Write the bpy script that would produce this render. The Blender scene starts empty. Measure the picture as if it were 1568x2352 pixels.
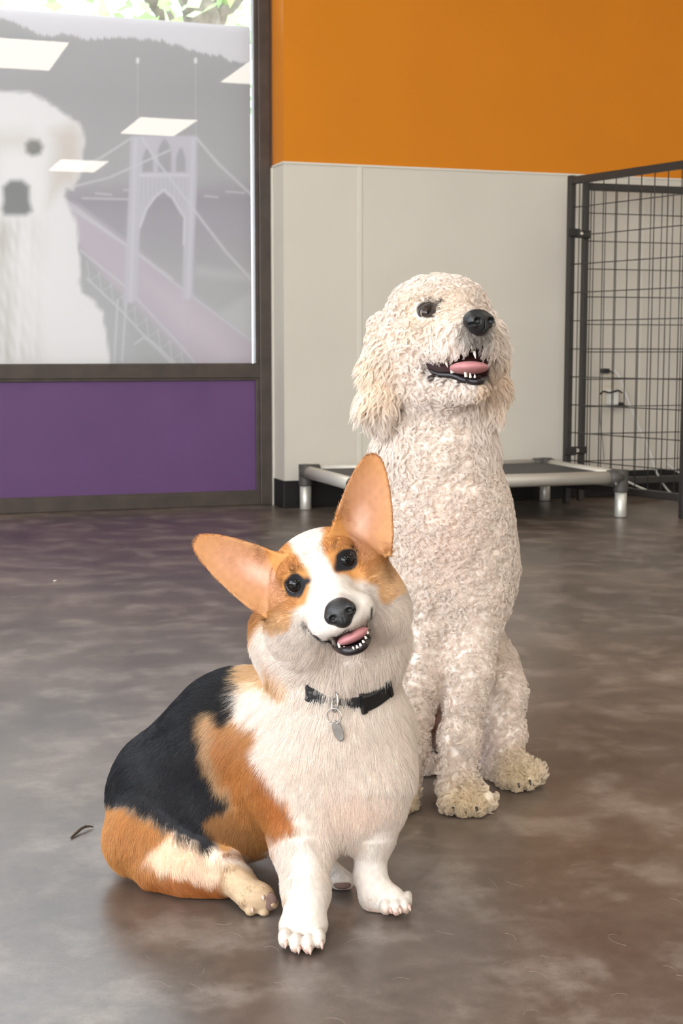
import bpy, bmesh, math, random
import numpy as np
from mathutils import Vector, Matrix

sc = bpy.context.scene
COL = sc.collection
rng = np.random.default_rng(7)

# ------------------------------------------------------------------ camera
F = 3300.0; H = 0.607; TH = math.atan(376 / F)
CAM = np.array([0, 0, H])
RIGHT = np.array([1.0, 0, 0]); FWD = np.array([0, math.cos(TH), -math.sin(TH)]); UPV = np.array([0, math.sin(TH), math.cos(TH)])
cam = bpy.data.cameras.new('camera'); cam_ob = bpy.data.objects.new('camera', cam); COL.objects.link(cam_ob)
cam_ob.location = CAM; cam_ob.rotation_euler = (math.pi / 2 - TH, 0, 0)
cam.sensor_fit = 'VERTICAL'; cam.sensor_height = 36; cam.sensor_width = 24; cam.lens = 36 * F / 2352
cam.clip_start = 0.05; cam.clip_end = 200
cam.dof.use_dof = True; cam.dof.focus_distance = 1.5; cam.dof.aperture_fstop = 20
sc.camera = cam_ob
sc.cycles.diffuse_bounces = 8; sc.cycles.max_bounces = 14; sc.cycles.transparent_max_bounces = 16

# ------------------------------------------------------------------ sky, lights, exposure
sc.view_settings.view_transform = 'Standard'; sc.view_settings.look = 'None'
sc.view_settings.exposure = -0.5; sc.view_settings.gamma = 1.0; sc.view_settings.use_curve_mapping = False
world = bpy.data.worlds.new('sky'); sc.world = world; world.use_nodes = True
wn = world.node_tree.nodes; wl = world.node_tree.links
bg = wn['Background']; tc = wn.new('ShaderNodeTexCoord'); sp = wn.new('ShaderNodeSeparateXYZ'); rp = wn.new('ShaderNodeValToRGB')
wl.new(tc.outputs['Generated'], sp.inputs[0]); wl.new(sp.outputs['Z'], rp.inputs[0]); wl.new(rp.outputs[0], bg.inputs['Color'])
rp.color_ramp.elements[0].color = (0.90, 0.95, 1, 1); rp.color_ramp.elements[1].color = (0.66, 0.82, 1, 1)
bg.inputs['Strength'].default_value = 9.0
TROFFER = 12.5          # radiance of the ceiling light diffusers
WALL_A = math.radians(18.8)

def lamp(name, kind, loc, energy, color, size=None, size_y=None, target=None):
    l = bpy.data.lights.new(name, kind); l.energy = energy; l.color = color
    if kind == 'AREA':
        l.shape = 'RECTANGLE'; l.size = size; l.size_y = size_y or size
    elif size: l.shadow_soft_size = size
    o = bpy.data.objects.new(name, l); COL.objects.link(o); o.location = loc
    if target is not None:
        o.rotation_euler = (Vector(target) - Vector(loc)).to_track_quat('-Z', 'Y').to_euler()
    return o

# ------------------------------------------------------------------ pixel rays (used only to find real positions)
def ray(px, py):
    d = FWD * F + RIGHT * (px - 784) + UPV * (1176 - py)
    return d / d[1]
def P(px, py, Y): return CAM + ray(px, py) * Y
def on_floor(px, py):
    d = ray(px, py); return CAM + d * (-H / d[2])
def proj(p):
    d = np.asarray(p) - CAM; z = d @ FWD
    return 784 + F * (d @ RIGHT) / z, 1176 - F * (d @ UPV) / z

CORNER = on_floor(655, 1167)
WU = np.array([math.cos(WALL_A), math.sin(WALL_A), 0]); WV = np.array([-math.sin(WALL_A), math.cos(WALL_A), 0]); ZZ = np.array([0, 0, 1.0])
def W(u, v, z): return CORNER + WU * u + WV * v + ZZ * z
def on_wall(px, py, v=0.0):
    d = ray(px, py); t = (v - (CAM - CORNER) @ WV) / (d @ WV); p = CAM + d * t
    return (p - CORNER) @ WU, p[2]

# daylight through the tall windows of the left wall (window_2), an added frontal fill and a small flash by the camera
LEFT_U = -4.2
day = lamp('window_daylight', 'AREA', W(LEFT_U - 0.12, -4.6, 1.55), 90, (0.88, 0.94, 1.0), 3.6, 2.0, W(0, -4.4, 1.0))
fill = lamp('front_fill', 'AREA', W(LEFT_U - 0.12, -9.0, 1.55), 310, (1.0, 0.97, 0.93), 4.6, 2.0, W(0.3, -3.6, 0.6))  # added fill lamp, brightens the dogs from the front left
flash = lamp('camera_flash', 'POINT', (-0.03, -0.05, H + 0.10), 9.5, (1, 0.97, 0.93), 0.012)

# ------------------------------------------------------------------ materials
def lin(c):
    if isinstance(c, str):
        c = tuple(int(c[i:i + 2], 16) / 255 for i in (0, 2, 4))
    return tuple(x / 12.92 if x <= 0.04045 else ((x + 0.055) / 1.055) ** 2.4 for x in c)
def mat(name, color=(.5, .5, .5), rough=0.6, metal=0.0, spec=0.5, noise=0.0, scale=20.0, bump=0.0, attr=None, emit=None, coat=0.0, bscale=None):
    m = bpy.data.materials.new(name); m.use_nodes = True
    n = m.node_tree.nodes; l = m.node_tree.links; b = n['Principled BSDF']
    b.inputs['Base Color'].default_value = (*color, 1); b.inputs['Roughness'].default_value = rough
    b.inputs['Metallic'].default_value = metal; b.inputs['Specular IOR Level'].default_value = spec
    b.inputs['Coat Weight'].default_value = coat
    if attr:
        a = n.new('ShaderNodeAttribute'); a.attribute_name = attr; l.new(a.outputs['Color'], b.inputs['Base Color'])
    if noise or bump:
        t = n.new('ShaderNodeTexCoord'); x = n.new('ShaderNodeTexNoise'); x.inputs['Scale'].default_value = scale; x.inputs['Detail'].default_value = 5
        l.new(t.outputs['Object'], x.inputs['Vector'])
        if noise and not attr:
            r = n.new('ShaderNodeValToRGB'); l.new(x.outputs['Fac'], r.inputs[0])
            r.color_ramp.elements[0].position = 0.3; r.color_ramp.elements[1].position = 0.7
            r.color_ramp.elements[0].color = (*[c * (1 - noise) for c in color], 1); r.color_ramp.elements[1].color = (*[min(1, c * (1 + noise)) for c in color], 1)
            l.new(r.outputs[0], b.inputs['Base Color'])
        if bump:
            y = x
            if bscale:
                y = n.new('ShaderNodeTexNoise'); y.inputs['Scale'].default_value = bscale; y.inputs['Detail'].default_value = 3
                l.new(t.outputs['Object'], y.inputs['Vector'])
            bp = n.new('ShaderNodeBump'); bp.inputs['Strength'].default_value = bump; bp.inputs['Distance'].default_value = 0.002
            l.new(y.outputs['Fac'], bp.inputs['Height']); l.new(bp.outputs[0], b.inputs['Normal'])
    if emit:
        b.inputs['Emission Color'].default_value = (*emit[:3], 1); b.inputs['Emission Strength'].default_value = emit[3]
    return m

# ------------------------------------------------------------------ object helpers
def put(o, parent=None, loc=None, rotz=None):
    COL.objects.link(o)
    if parent is not None: o.parent = parent
    if loc is not None: o.location = loc
    if rotz is not None: o.rotation_euler = (0, 0, rotz)
    return o
def mesh_obj(name, verts, faces, m, parent=None, loc=None, rotz=None, smooth=True):
    me = bpy.data.meshes.new(name); me.from_pydata([tuple(v) for v in verts], [], faces); me.update()
    if smooth: me.polygons.foreach_set('use_smooth', [True] * len(me.polygons))
    me.materials.append(m)
    return put(bpy.data.objects.new(name, me), parent, loc, rotz)
def bm_obj(name, bm, m, parent=None, loc=None, rotz=None, smooth=False):
    me = bpy.data.meshes.new(name); bmesh.ops.recalc_face_normals(bm, faces=bm.faces); bm.to_mesh(me); bm.free()
    if smooth: me.polygons.foreach_set('use_smooth', [True] * len(me.polygons))
    me.materials.append(m)
    return put(bpy.data.objects.new(name, me), parent, loc, rotz)
def box(bm, x0, x1, y0, y1, z0, z1, bev=0.0, seg=2):
    r = bmesh.ops.create_cube(bm, size=1)
    for v in r['verts']:
        v.co = Vector(((x0 + x1) / 2 + v.co.x * (x1 - x0), (y0 + y1) / 2 + v.co.y * (y1 - y0), (z0 + z1) / 2 + v.co.z * (z1 - z0)))
    if bev:
        es = list({e for v in r['verts'] for e in v.link_edges})
        bmesh.ops.bevel(bm, geom=es, offset=bev, segments=seg, affect='EDGES', profile=0.5)
def tube(bm, pts, r, n=12, cap=True):
    pts = [Vector(p) for p in pts]; rs = r if hasattr(r, '__len__') else [r] * len(pts)
    up = None; rings = []
    for i, p in enumerate(pts):
        t = (pts[min(i + 1, len(pts) - 1)] - pts[max(i - 1, 0)]).normalized()
        if up is None:
            up = Vector((0, 0, 1)) if abs(t.z) < 0.9 else Vector((1, 0, 0))
        a = (up - t * up.dot(t)).normalized(); b = t.cross(a); up = a
        rings.append([bm.verts.new(p + (a * math.cos(2 * math.pi * k / n) + b * math.sin(2 * math.pi * k / n)) * rs[i]) for k in range(n)])
    for i in range(len(rings) - 1):
        for k in range(n):
            f = bm.faces.new((rings[i][k], rings[i][(k + 1) % n], rings[i + 1][(k + 1) % n], rings[i + 1][k])); f.smooth = True
    if cap:
        bm.faces.new(rings[0][::-1]); bm.faces.new(rings[-1])
def spline(pts, n=8):
    pts = [np.array(p, float) for p in pts]; q = [2 * pts[0] - pts[1]] + pts + [2 * pts[-1] - pts[-2]]; out = []
    for i in range(1, len(q) - 2):
        for k in range(n):
            t = k / n; a, b, c, d = q[i - 1:i + 3]
            out.append(0.5 * (2 * b + (c - a) * t + (2 * a - 5 * b + 4 * c - d) * t * t + (3 * b - a - 3 * c + d) * t ** 3))
    out.append(pts[-1]); return out
def empty(name, loc, rotz=0.0):
    o = bpy.data.objects.new(name, None); o.empty_display_size = 0.1
    return put(o, None, loc, rotz)
def tag(o, label, cat, group=None):
    o['label'] = label; o['category'] = cat
    if group: o['group'] = group
    return o
def structure(o): o['kind'] = 'structure'; return o
C3 = tuple(CORNER)
def wbox(name, u0, u1, v0, v1, z0, z1, m, parent=None, bev=0.0):
    """a box in the frame of the back wall (u along it, v into it)"""
    bm = bmesh.new(); box(bm, u0, u1, v0, v1, z0, z1, bev)
    return bm_obj(name, bm, m, parent, None if parent else C3, None if parent else WALL_A)
# ------------------------------------------------------------------ the room
HC = 2.9
m_orange = mat('orange wall paint', (0.60, 0.195, 0.004), 0.62, spec=0.3, noise=0.03, scale=3, bump=0.15, bscale=160)
m_frp = mat('ivory wall panel', (0.62, 0.575, 0.50), 0.5, spec=0.35, noise=0.03, scale=2.5, bump=0.25, bscale=140)
m_cap = mat('ivory plastic trim', (0.66, 0.62, 0.54), 0.4)
m_base = mat('black rubber base', (0.012, 0.011, 0.011), 0.5, spec=0.35, bump=0.1, scale=60)
m_white = mat('white wall paint', (0.62, 0.60, 0.56), 0.8)
m_ceil = mat('ceiling tile', (0.72, 0.71, 0.68), 0.9, bump=0.5, scale=120)
m_bronze = mat('dark bronze aluminium', (0.060, 0.045, 0.037), 0.45, spec=0.5, noise=0.25, scale=14, bump=0.1, bscale=90)
m_purple = mat('purple painted panel', (0.118, 0.055, 0.158), 0.5, spec=0.4, noise=0.06, scale=5, bump=0.15, bscale=150)

# stained and sealed concrete floor
m_floor = bpy.data.materials.new('sealed concrete'); m_floor.use_nodes = True
n = m_floor.node_tree.nodes; l = m_floor.node_tree.links; b = n['Principled BSDF']
t = n.new('ShaderNodeTexCoord')
def noise_node(scale, detail, rough, dist=0.0, vec=None):
    x = n.new('ShaderNodeTexNoise'); x.inputs['Scale'].default_value = scale; x.inputs['Detail'].default_value = detail
    x.inputs['Roughness'].default_value = rough; x.inputs['Distortion'].default_value = dist
    l.new(vec or t.outputs['Object'], x.inputs['Vector']); return x
def ramp(src, stops):
    r = n.new('ShaderNodeValToRGB'); l.new(src, r.inputs[0]); e = r.color_ramp.elements
    e[0].position, e[0].color = stops[0][0], (*stops[0][1], 1); e[1].position, e[1].color = stops[-1][0], (*stops[-1][1], 1)
    for p, c in stops[1:-1]:
        k = e.new(p); k.color = (*c, 1)
    return r
def mixc(a, b_, fac, mode='MIX'):
    x = n.new('ShaderNodeMix'); x.data_type = 'RGBA'; x.blend_type = mode
    if isinstance(fac, float): x.inputs['Factor'].default_value = fac
    else: l.new(fac, x.inputs['Factor'])
    l.new(a, x.inputs['A']); l.new(b_, x.inputs['B']); return x.outputs['Result']
big = noise_node(2.3, 8, 0.62, 0.25); mid = noise_node(9, 7, 0.62); fine = noise_node(45, 9, 0.78); grain = noise_node(420, 3, 0.8)
hue = noise_node(1.1, 4, 0.5)
c1 = ramp(big.outputs['Fac'], [(0.30, lin('352c27')), (0.46, lin('51463e')), (0.58, lin('62564e')), (0.74, lin('857a71'))])
c2 = ramp(mid.outputs['Fac'], [(0.34, lin('362d28')), (0.5, lin('544940')), (0.66, lin('8c8178'))])
c3 = ramp(hue.outputs['Fac'], [(0.35, (1.02, 1.04, 1.10)), (0.7, (1.14, 1.07, 0.97))])
c4 = ramp(fine.outputs['Fac'], [(0.28, (0.62, 0.62, 0.62)), (0.72, (1.38, 1.38, 1.38))]); c5 = ramp(grain.outputs['Fac'], [(0.25, (0.72, 0.72, 0.72)), (0.75, (1.28, 1.28, 1.28))])
cc = mixc(c1.outputs[0], c2.outputs[0], 0.5); cc = mixc(cc, c3.outputs[0], 1.0, 'MULTIPLY'); cc = mixc(cc, c4.outputs[0], 0.8, 'MULTIPLY'); cc = mixc(cc, c5.outputs[0], 0.7, 'MULTIPLY')
l.new(cc, b.inputs['Base Color'])
rr = n.new('ShaderNodeMath'); rr.operation = 'MULTIPLY_ADD'; rr.inputs[1].default_value = 0.16; rr.inputs[2].default_value = 0.25; l.new(mid.outputs['Fac'], rr.inputs[0]); l.new(rr.outputs[0], b.inputs['Roughness'])
b.inputs['Specular IOR Level'].default_value = 1.0

structure(wbox('floor', -5, 3.6, -16.5, 0.35, -0.12, 0, m_floor))
structure(wbox('ceiling', -5, 3.6, -16.5, 0.35, HC, HC + 0.1, m_ceil))

# back wall: orange paint over ivory wipe-clean panels, an outward corner at u = 0
wall = structure(wbox('wall_back', 0, 3.4, 0, 0.30, 0, HC, m_orange))
PT = 1.289
edges = [0.0, 0.299, 1.518, 2.737, 3.39]
for a0, a1 in zip(edges, edges[1:]):
    wbox('panel', a0 + (0 if a0 else -0.003), a1 - 0.002, -0.003, 0, 0.10, PT, m_frp, wall)
wbox('panel', -0.003, 0, 0, 0.14, 0.10, PT, m_frp, wall)
tr = structure(wbox('trim_1', -0.006, 3.39, -0.007, 0, PT, PT + 0.009, m_cap, None, 0.002))
wbox('cap_strip', -0.007, 0, -0.007, 0.14, PT, PT + 0.009, m_cap, tr, 0.002)
for i, a0 in enumerate(edges[1:-1]):
    structure(wbox('trim_%d' % (i + 2), a0 - 0.009, a0 + 0.009, -0.006, -0.003, 0.10, PT, m_cap, None, 0.0015))
structure(wbox('trim_5', -0.0115, -0.004, 0.128, 0.14, 0, PT, m_cap))
bm = bmesh.new(); box(bm, -0.008, 3.4, -0.009, -0.003, 0, 0.105, 0.002); box(bm, -0.012, 3.4, -0.016, -0.003, 0, 0.012, 0.003); box(bm, -0.009, -0.003, -0.008, 0.127, 0, 0.105, 0.002)
structure(bm_obj('baseboard_back', bm, m_base, None, C3, WALL_A))
structure(wbox('wall_right', 3.4, 3.6, -16.5, 0.30, 0, HC, m_frp))
structure(wbox('wall_rear', -5, 3.6, -16.6, -16.4, 0, HC, m_white))
bm = bmesh.new()
box(bm, LEFT_U - 0.2, LEFT_U, -16.4, -11.5, 0, HC); box(bm, LEFT_U - 0.2, LEFT_U, -2.7, 0.3, 0, HC)
box(bm, LEFT_U - 0.2, LEFT_U, -11.5, -2.7, 0, 0.5); box(bm, LEFT_U - 0.2, LEFT_U, -11.5, -2.7, 2.6, HC)
structure(bm_obj('wall_left', bm, m_white, None, C3, WALL_A))

# storefront window: bronze frame, glass with a printed film, purple kick panel
WV0 = 0.14
m_glass = bpy.data.materials.new('window glass'); m_glass.use_nodes = True
n = m_glass.node_tree.nodes; l = m_glass.node_tree.links; n.remove(n['Principled BSDF'])
tr_ = n.new('ShaderNodeBsdfTransparent'); tr_.inputs[0].default_value = (0.97, 0.97, 0.97, 1); gl = n.new('ShaderNodeBsdfGlossy'); gl.inputs['Roughness'].default_value = 0.012
fr = n.new('ShaderNodeFresnel'); fr.inputs['IOR'].default_value = 1.55; mx = n.new('ShaderNodeMixShader')
l.new(fr.outputs[0], mx.inputs[0]); l.new(tr_.outputs[0], mx.inputs[1]); l.new(gl.outputs[0], mx.inputs[2]); l.new(mx.outputs[0], n['Material Output'].inputs['Surface'])
def window(nm, u0, u1, film):
    w = structure(empty(nm, C3, WALL_A))
    ZH = 2.62
    def frame(name, a, b_, z0, z1):
        bm = bmesh.new(); box(bm, a, b_, WV0, WV0 + 0.11, z0, z1, 0.003)
        return bm_obj(name, bm, m_bronze, w)
    frame('jamb', u1 - 0.045, u1, 0, HC); frame('jamb', u0, u0 + 0.06, 0, HC)
    frame('sill_rail', u0 + 0.06, u1 - 0.045, 0.494, 0.545); frame('bottom_rail', u0 + 0.06, u1 - 0.045, 0, 0.052); frame('head_rail', u0 + 0.06, u1 - 0.045, ZH, HC)
    bm = bmesh.new()                                                   # glazing bead, set back
    box(bm, u1 - 0.0605, u1 - 0.044, WV0 + 0.008, WV0 + 0.05, 0.05, ZH, 0.002); box(bm, u0 + 0.055, u1 - 0.05, WV0 + 0.006, WV0 + 0.05, 0.484, 0.496, 0.002)
    box(bm, u0 + 0.055, u1 - 0.05, WV0 + 0.006, WV0 + 0.05, 0.541, 0.550, 0.002); box(bm, u0 + 0.055, u1 - 0.05, WV0 + 0.006, WV0 + 0.05, 0.048, 0.058, 0.002)
    bm_obj('glazing_bead', bm, m_bronze, w)
    wbox('kick_panel', u0 + 0.058, u1 - 0.058, WV0 + 0.016, WV0 + 0.03, 0.05, 0.49, m_purple, w, 0.004)
    wbox('pane', u0 + 0.058, u1 - 0.058, WV0 + 0.020, WV0 + 0.026, 0.545, ZH, m_glass, w)
    return w
win1 = window('window_1', -2.05, -0.0115, True)
win3 = window('window_3', -4.15, -2.06, True)
structure(wbox('trim_6', LEFT_U, -4.15, WV0, 0.3, 0, HC, m_bronze))

# the print on the film, painted per vertex on a fine sheet behind the glass
def seg_dist(px, py, poly, closed=True):
    d = np.full(px.shape, 1e9); k = len(poly)
    for i in range(k if closed else k - 1):
        ax, ay = poly[i]; bx, by = poly[(i + 1) % k]
        dx, dy = bx - ax, by - ay; L = dx * dx + dy * dy + 1e-9
        t = np.clip(((px - ax) * dx + (py - ay) * dy) / L, 0, 1)
        d = np.minimum(d, np.hypot(px - ax - t * dx, py - ay - t * dy))
    return d
def inside(px, py, poly):
    c = np.zeros(px.shape, bool); k = len(poly)
    for i in range(k):
        ax, ay = poly[i]; bx, by = poly[(i + 1) % k]
        if ay == by: continue
        c ^= ((ay > py) != (by > py)) & (px < (bx - ax) * (py - ay) / (by - ay) + ax)
    return c
def mask(px, py, poly, soft=4.0):
    d = seg_dist(px, py, poly); s = np.where(inside(px, py, poly), d, -d)
    return np.clip(s / (soft * 1.5) + 0.5, 0, 1)
def line(px, py, pts, w, soft=3.0): return np.clip((w / 2 - seg_dist(px, py, pts, False)) / soft + 0.5, 0, 1)
_w = np.random.default_rng(3)
_wk = _w.normal(size=(10, 2)); _wp = _w.uniform(0, 6.28, 10)
def wob(x, y, s, k=10):
    r = 0
    for i in range(k): r = r + np.sin((x * _wk[i, 0] + y * _wk[i, 1]) / s + _wp[i])
    return r / math.sqrt(k)

def paint_print(px, py):
    img = np.zeros(px.shape + (3,))
    def lay(c, m):
        c = np.array(lin(c)); g = c.mean(); c = (g + (c - g) * 0.45) * [1.08, 1.03, 1.0]
        img[:] = img * (1 - m[..., None]) + c * m[..., None]
    one = np.ones(px.shape)
    lay('b2afae', one)
    lay('a9a6a5', np.clip(1 - np.abs(py - 210) / 190, 0, 1))
    lay('aaa2ac', np.clip((py - 380) / 120, 0, 1) * np.clip((640 - py) / 120, 0, 1))
    lay('b4b4b4', np.clip((py - 600) / 160, 0, 1))
    ridge = [(-900, -300), (700, -300), (700, 160), (577, 145), (540, 142), (500, 128), (440, 116), (390, 98), (340, 90), (280, 86), (240, 88), (195, 92), (165, 78), (120, 82), (90, 80), (60, 64), (20, 45), (-60, 30), (-200, 60), (-900, 80)]
    lay('d9d4da', mask(px, py + 3 * wob(px, py * 0.2, 2.5), ridge, 4))
    lay('e4dfe2', np.clip((70 - py) / 60, 0, 1) * mask(px, py, ridge, 4) * 0.6)
    # far bank and river
    lay('a498a3', mask(px, py, [(140, 445), (700, 430), (700, 480), (140, 490)], 30) * 0.8)
    for x0, x1, y0 in ((220, 255, 444), (285, 330, 436), (470, 500, 450), (520, 560, 440), (190, 300, 455)):
        lay('c9bec8', line(px, py, [(x0, y0), (x1, y0 + 3)], 5, 3) * 0.7)
    lay('c4c2c2', mask(px, py, [(450, 612), (585, 628), (585, 650), (450, 632)], 14) * 0.5)
    lay('c6c6c5', mask(px, py, [(500, 720), (585, 665), (585, 790), (540, 770)], 14) * 0.55)
    # deck of the bridge
    lay('c3b0bf', mask(px, py, [(140, 455), (180, 470), (300, 560), (420, 660), (600, 800), (600, 860), (430, 850), (330, 745), (240, 640), (150, 520)], 10) * 0.9)
    lay('cdb9c6', mask(px, py, [(330, 640), (420, 680), (560, 810), (520, 845), (410, 760)], 26) * 0.7)
    # trusses under the deck
    lay('b0b0ae', mask(px, py, [(185, 590), (300, 690), (410, 800), (470, 850), (330, 860), (290, 740), (200, 640)], 10) * 0.8)
    for pts in ([(185, 575), (290, 660), (420, 800), (460, 850)], [(200, 640), (280, 715), (330, 770), (400, 840)], [(150, 470), (300, 570), (400, 650), (580, 785)], [(150, 460), (340, 600), (395, 640)],
                [(310, 790), (330, 775), (350, 785), (400, 832)], [(290, 690), (280, 830)], [(270, 690), (262, 840)]):
        lay('c9c6cb', line(px, py, pts, 5, 4) * 0.8)
    for k in range(9):
        x = 200 + k * 27; y = 600 + k * 26
        lay('c6c4c8', line(px, py, [(x, y), (x + 6, y + 44)], 3, 3) * 0.6); lay('c6c4c8', line(px, py, [(x + 6, y + 44), (x + 30, y + 28)], 3, 3) * 0.5)
    # tower: twin battered legs, pointed arch and three lancets
    tower = [(300, 312), (452, 312), (452, 420), (446, 560), (442, 680), (418, 690), (421, 560), (424, 500), (411, 480), (397, 455), (376, 438), (356, 452), (336, 480), (322, 520), (318, 600), (315, 690), (284, 700), (290, 560), (296, 440)]
    lay('c3bcca', mask(px, py, tower, 4) * 0.95)
    lay('cbc6d2', line(px, py, [(311, 320), (306, 500), (300, 690)], 8, 5) * 0.7); lay('cbc6d2', line(px, py, [(444, 320), (438, 500), (432, 685)], 8, 5) * 0.7)
    for (cx, w, top, bot) in ((339, 24, 338, 395), (378, 30, 318, 395), (415, 22, 338, 395)):
        lay('aca6ad', mask(px, py, [(cx - w / 2, bot), (cx - w / 2, top + 26), (cx - w / 4, top + 8), (cx, top), (cx + w / 4, top + 8), (cx + w / 2, top + 26), (cx + w / 2, bot)], 4))
    lay('cbc5d1', line(px, py, [(322, 402), (432, 402)], 8, 3) * 0.9)
    for k in range(11):
        x = 325 + k * 10; lay('b2abb9', line(px, py, [(x, 410), (x, 470)], 3, 4) * 0.5 * mask(px, py, tower, 4))
    lay('d0cad5', line(px, py, [(322, 520), (336, 480), (356, 452), (376, 436), (397, 455), (411, 480), (424, 500), (422, 560)], 6, 4) * 0.8)
    for x in (316, 449): lay('c8c3c9', line(px, py, [(x, 140), (x, 310)], 3, 3) * 0.35); lay('e6e2e6', line(px, py, [(x, 136), (x, 142)], 7, 4))
    # cables
    for pts, wd in (([(325, 315), (360, 370), (440, 475), (520, 580), (590, 655)], 6), ([(452, 318), (500, 375), (585, 455)], 6), ([(300, 318), (232, 362), (150, 400)], 5), ([(390, 345), (330, 372), (250, 408), (170, 428)], 5)):
        lay('ccc7cc', line(px, py, pts, wd, 4) * 0.8)
    # the pale dog of the print
    fur = np.clip(0.5 + 0.35 * wob(px * 1.6, py * 0.35, 9.0), 0, 1)
    dog = [(-900, 215), (-60, 205), (0, 210), (70, 212), (115, 238), (150, 262), (178, 278), (191, 300), (193, 335), (186, 380), (176, 420), (166, 436), (150, 432), (146, 450), (160, 480), (176, 510), (180, 560), (184, 640), (188, 672), (215, 690), (235, 720), (244, 770), (256, 860), (-900, 860)]
    md = mask(px + 2 * wob(px, py, 4), py + 2 * wob(py, px, 4), dog, 7)
    lay('e3dedb', md)
    lay('c9bfae', md * fur * np.clip((py - 440) / 100, 0, 1) * np.clip((120 - px) / 90, 0, 1) * 0.9)
    lay('ebe7e4', md * mask(px, py, [(20, 600), (60, 560), (95, 640), (70, 760), (30, 760)], 50) * 0.5)
    lay('d8c6b2', md * mask(px, py, [(118, 300), (168, 285), (190, 310), (184, 380), (172, 425), (150, 425), (130, 440), (108, 470), (116, 400), (128, 350)], 28) * 0.9)
    lay('dccfbf', md * mask(px, py, [(-40, 300), (60, 300), (90, 330), (40, 345), (-40, 360)], 30) * 0.7)
    lay('e8e2de', md * mask(px, py, [(10, 350), (95, 350), (104, 440), (92, 500), (0, 500)], 22) * 0.8)
    lay('8d8c7e', mask(px, py, [(58, 330), (70, 320), (90, 322), (99, 338), (92, 354), (74, 358), (60, 350)], 9) * 0.95)
    lay('8a8a7d', mask(px, py, [(-60, 330), (-45, 320), (-25, 322), (-16, 338), (-22, 354), (-42, 358), (-56, 350)], 9) * 0.95)
    lay('868983', mask(px, py, [(6, 430), (24, 414), (50, 414), (68, 428), (67, 460), (74, 484), (60, 494), (10, 494), (4, 480), (9, 460)], 9) * 0.95)
    # second half of the print, out of frame to the left
    lay('a9a7a6', np.clip((-330 - px) / 60, 0, 1) * np.clip((py - 100) / 40, 0, 1))
    return img

m_film = bpy.data.materials.new('printed window film'); m_film.use_nodes = True
n = m_film.node_tree.nodes; l = m_film.node_tree.links; n.remove(n['Principled BSDF'])
at = n.new('ShaderNodeAttribute'); at.attribute_name = 'print'
df = n.new('ShaderNodeBsdfDiffuse'); tl = n.new('ShaderNodeBsdfTranslucent'); mx = n.new('ShaderNodeMixShader'); mx.inputs[0].default_value = 0.15
l.new(at.outputs['Color'], df.inputs[0]); l.new(at.outputs['Color'], tl.inputs[0])
l.new(df.outputs[0], mx.inputs[1]); l.new(tl.outputs[0], mx.inputs[2]); l.new(mx.outputs[0], n['Material Output'].inputs['Surface'])
def film(parent, u0, u1, z0, z1, du, v):
    nu = int((u1 - u0) / du) + 1; nz = int((z1 - z0) / du) + 1
    us = np.linspace(u0, u1, nu); zs = np.linspace(z0, z1, nz)
    g, h = np.meshgrid(us, zs, indexing='ij'); g = g.ravel(); h = h.ravel()
    co = np.stack([g, np.full(g.shape, v), h], 1)
    i = np.arange(nu * nz).reshape(nu, nz)
    q = np.stack([i[:-1, :-1], i[1:, :-1], i[1:, 1:], i[:-1, 1:]], -1).reshape(-1, 4)
    me = fast_mesh('film', co, q)
    wp = CORNER + g[:, None] * WU + v * WV + h[:, None] * ZZ
    d = wp - CAM; zc = d @ FWD
    col = paint_print(784 + F * (d @ RIGHT) / zc, 1176 - F * (d @ UPV) / zc)
    a = me.attributes.new('print', 'FLOAT_COLOR', 'POINT')
    a.data.foreach_set('color', np.concatenate([col, np.ones((len(col), 1))], 1).astype(np.float32).ravel())
    me.materials.append(m_film)
    o = bpy.data.objects.new('film', me); put(o, parent); return o
def fast_mesh(name, co, faces):
    me = bpy.data.meshes.new(name); co = np.asarray(co, np.float32); f = np.asarray(faces, np.int32); k = f.shape[1]
    me.vertices.add(len(co)); me.vertices.foreach_set('co', co.ravel())
    me.loops.add(f.size); me.loops.foreach_set('vertex_index', f.ravel())
    me.polygons.add(len(f)); me.polygons.foreach_set('loop_start', np.arange(0, f.size, k, dtype=np.int32))
    try: me.polygons.foreach_set('loop_total', np.full(len(f), k, np.int32))
    except Exception: pass
    me.update(calc_edges=True); me.polygons.foreach_set('use_smooth', np.ones(len(f), bool)); return me
fl = film(win1, -1.24, -0.0800, 0.545, 1.812, 0.0035, WV0 + 0.0285)
fl['label'] = 'printed film with a pale dog and a bridge'
film(win1, -1.985, -1.241, 0.552, 1.812, 0.02, WV0 + 0.0285)
film(win3, -4.08, -2.13, 0.552, 1.812, 0.02, WV0 + 0.0285)
# window_2: tall clear windows in the left wall, out of frame
w2 = structure(empty('window_2', C3, WALL_A))
for v0 in (-11.5, -9.02, -6.5, -5.27, -4.03, -2.78): wbox('mullion', LEFT_U - 0.12, LEFT_U - 0.02, v0, v0 + 0.08, 0.5, 2.6, m_bronze, w2)

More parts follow.
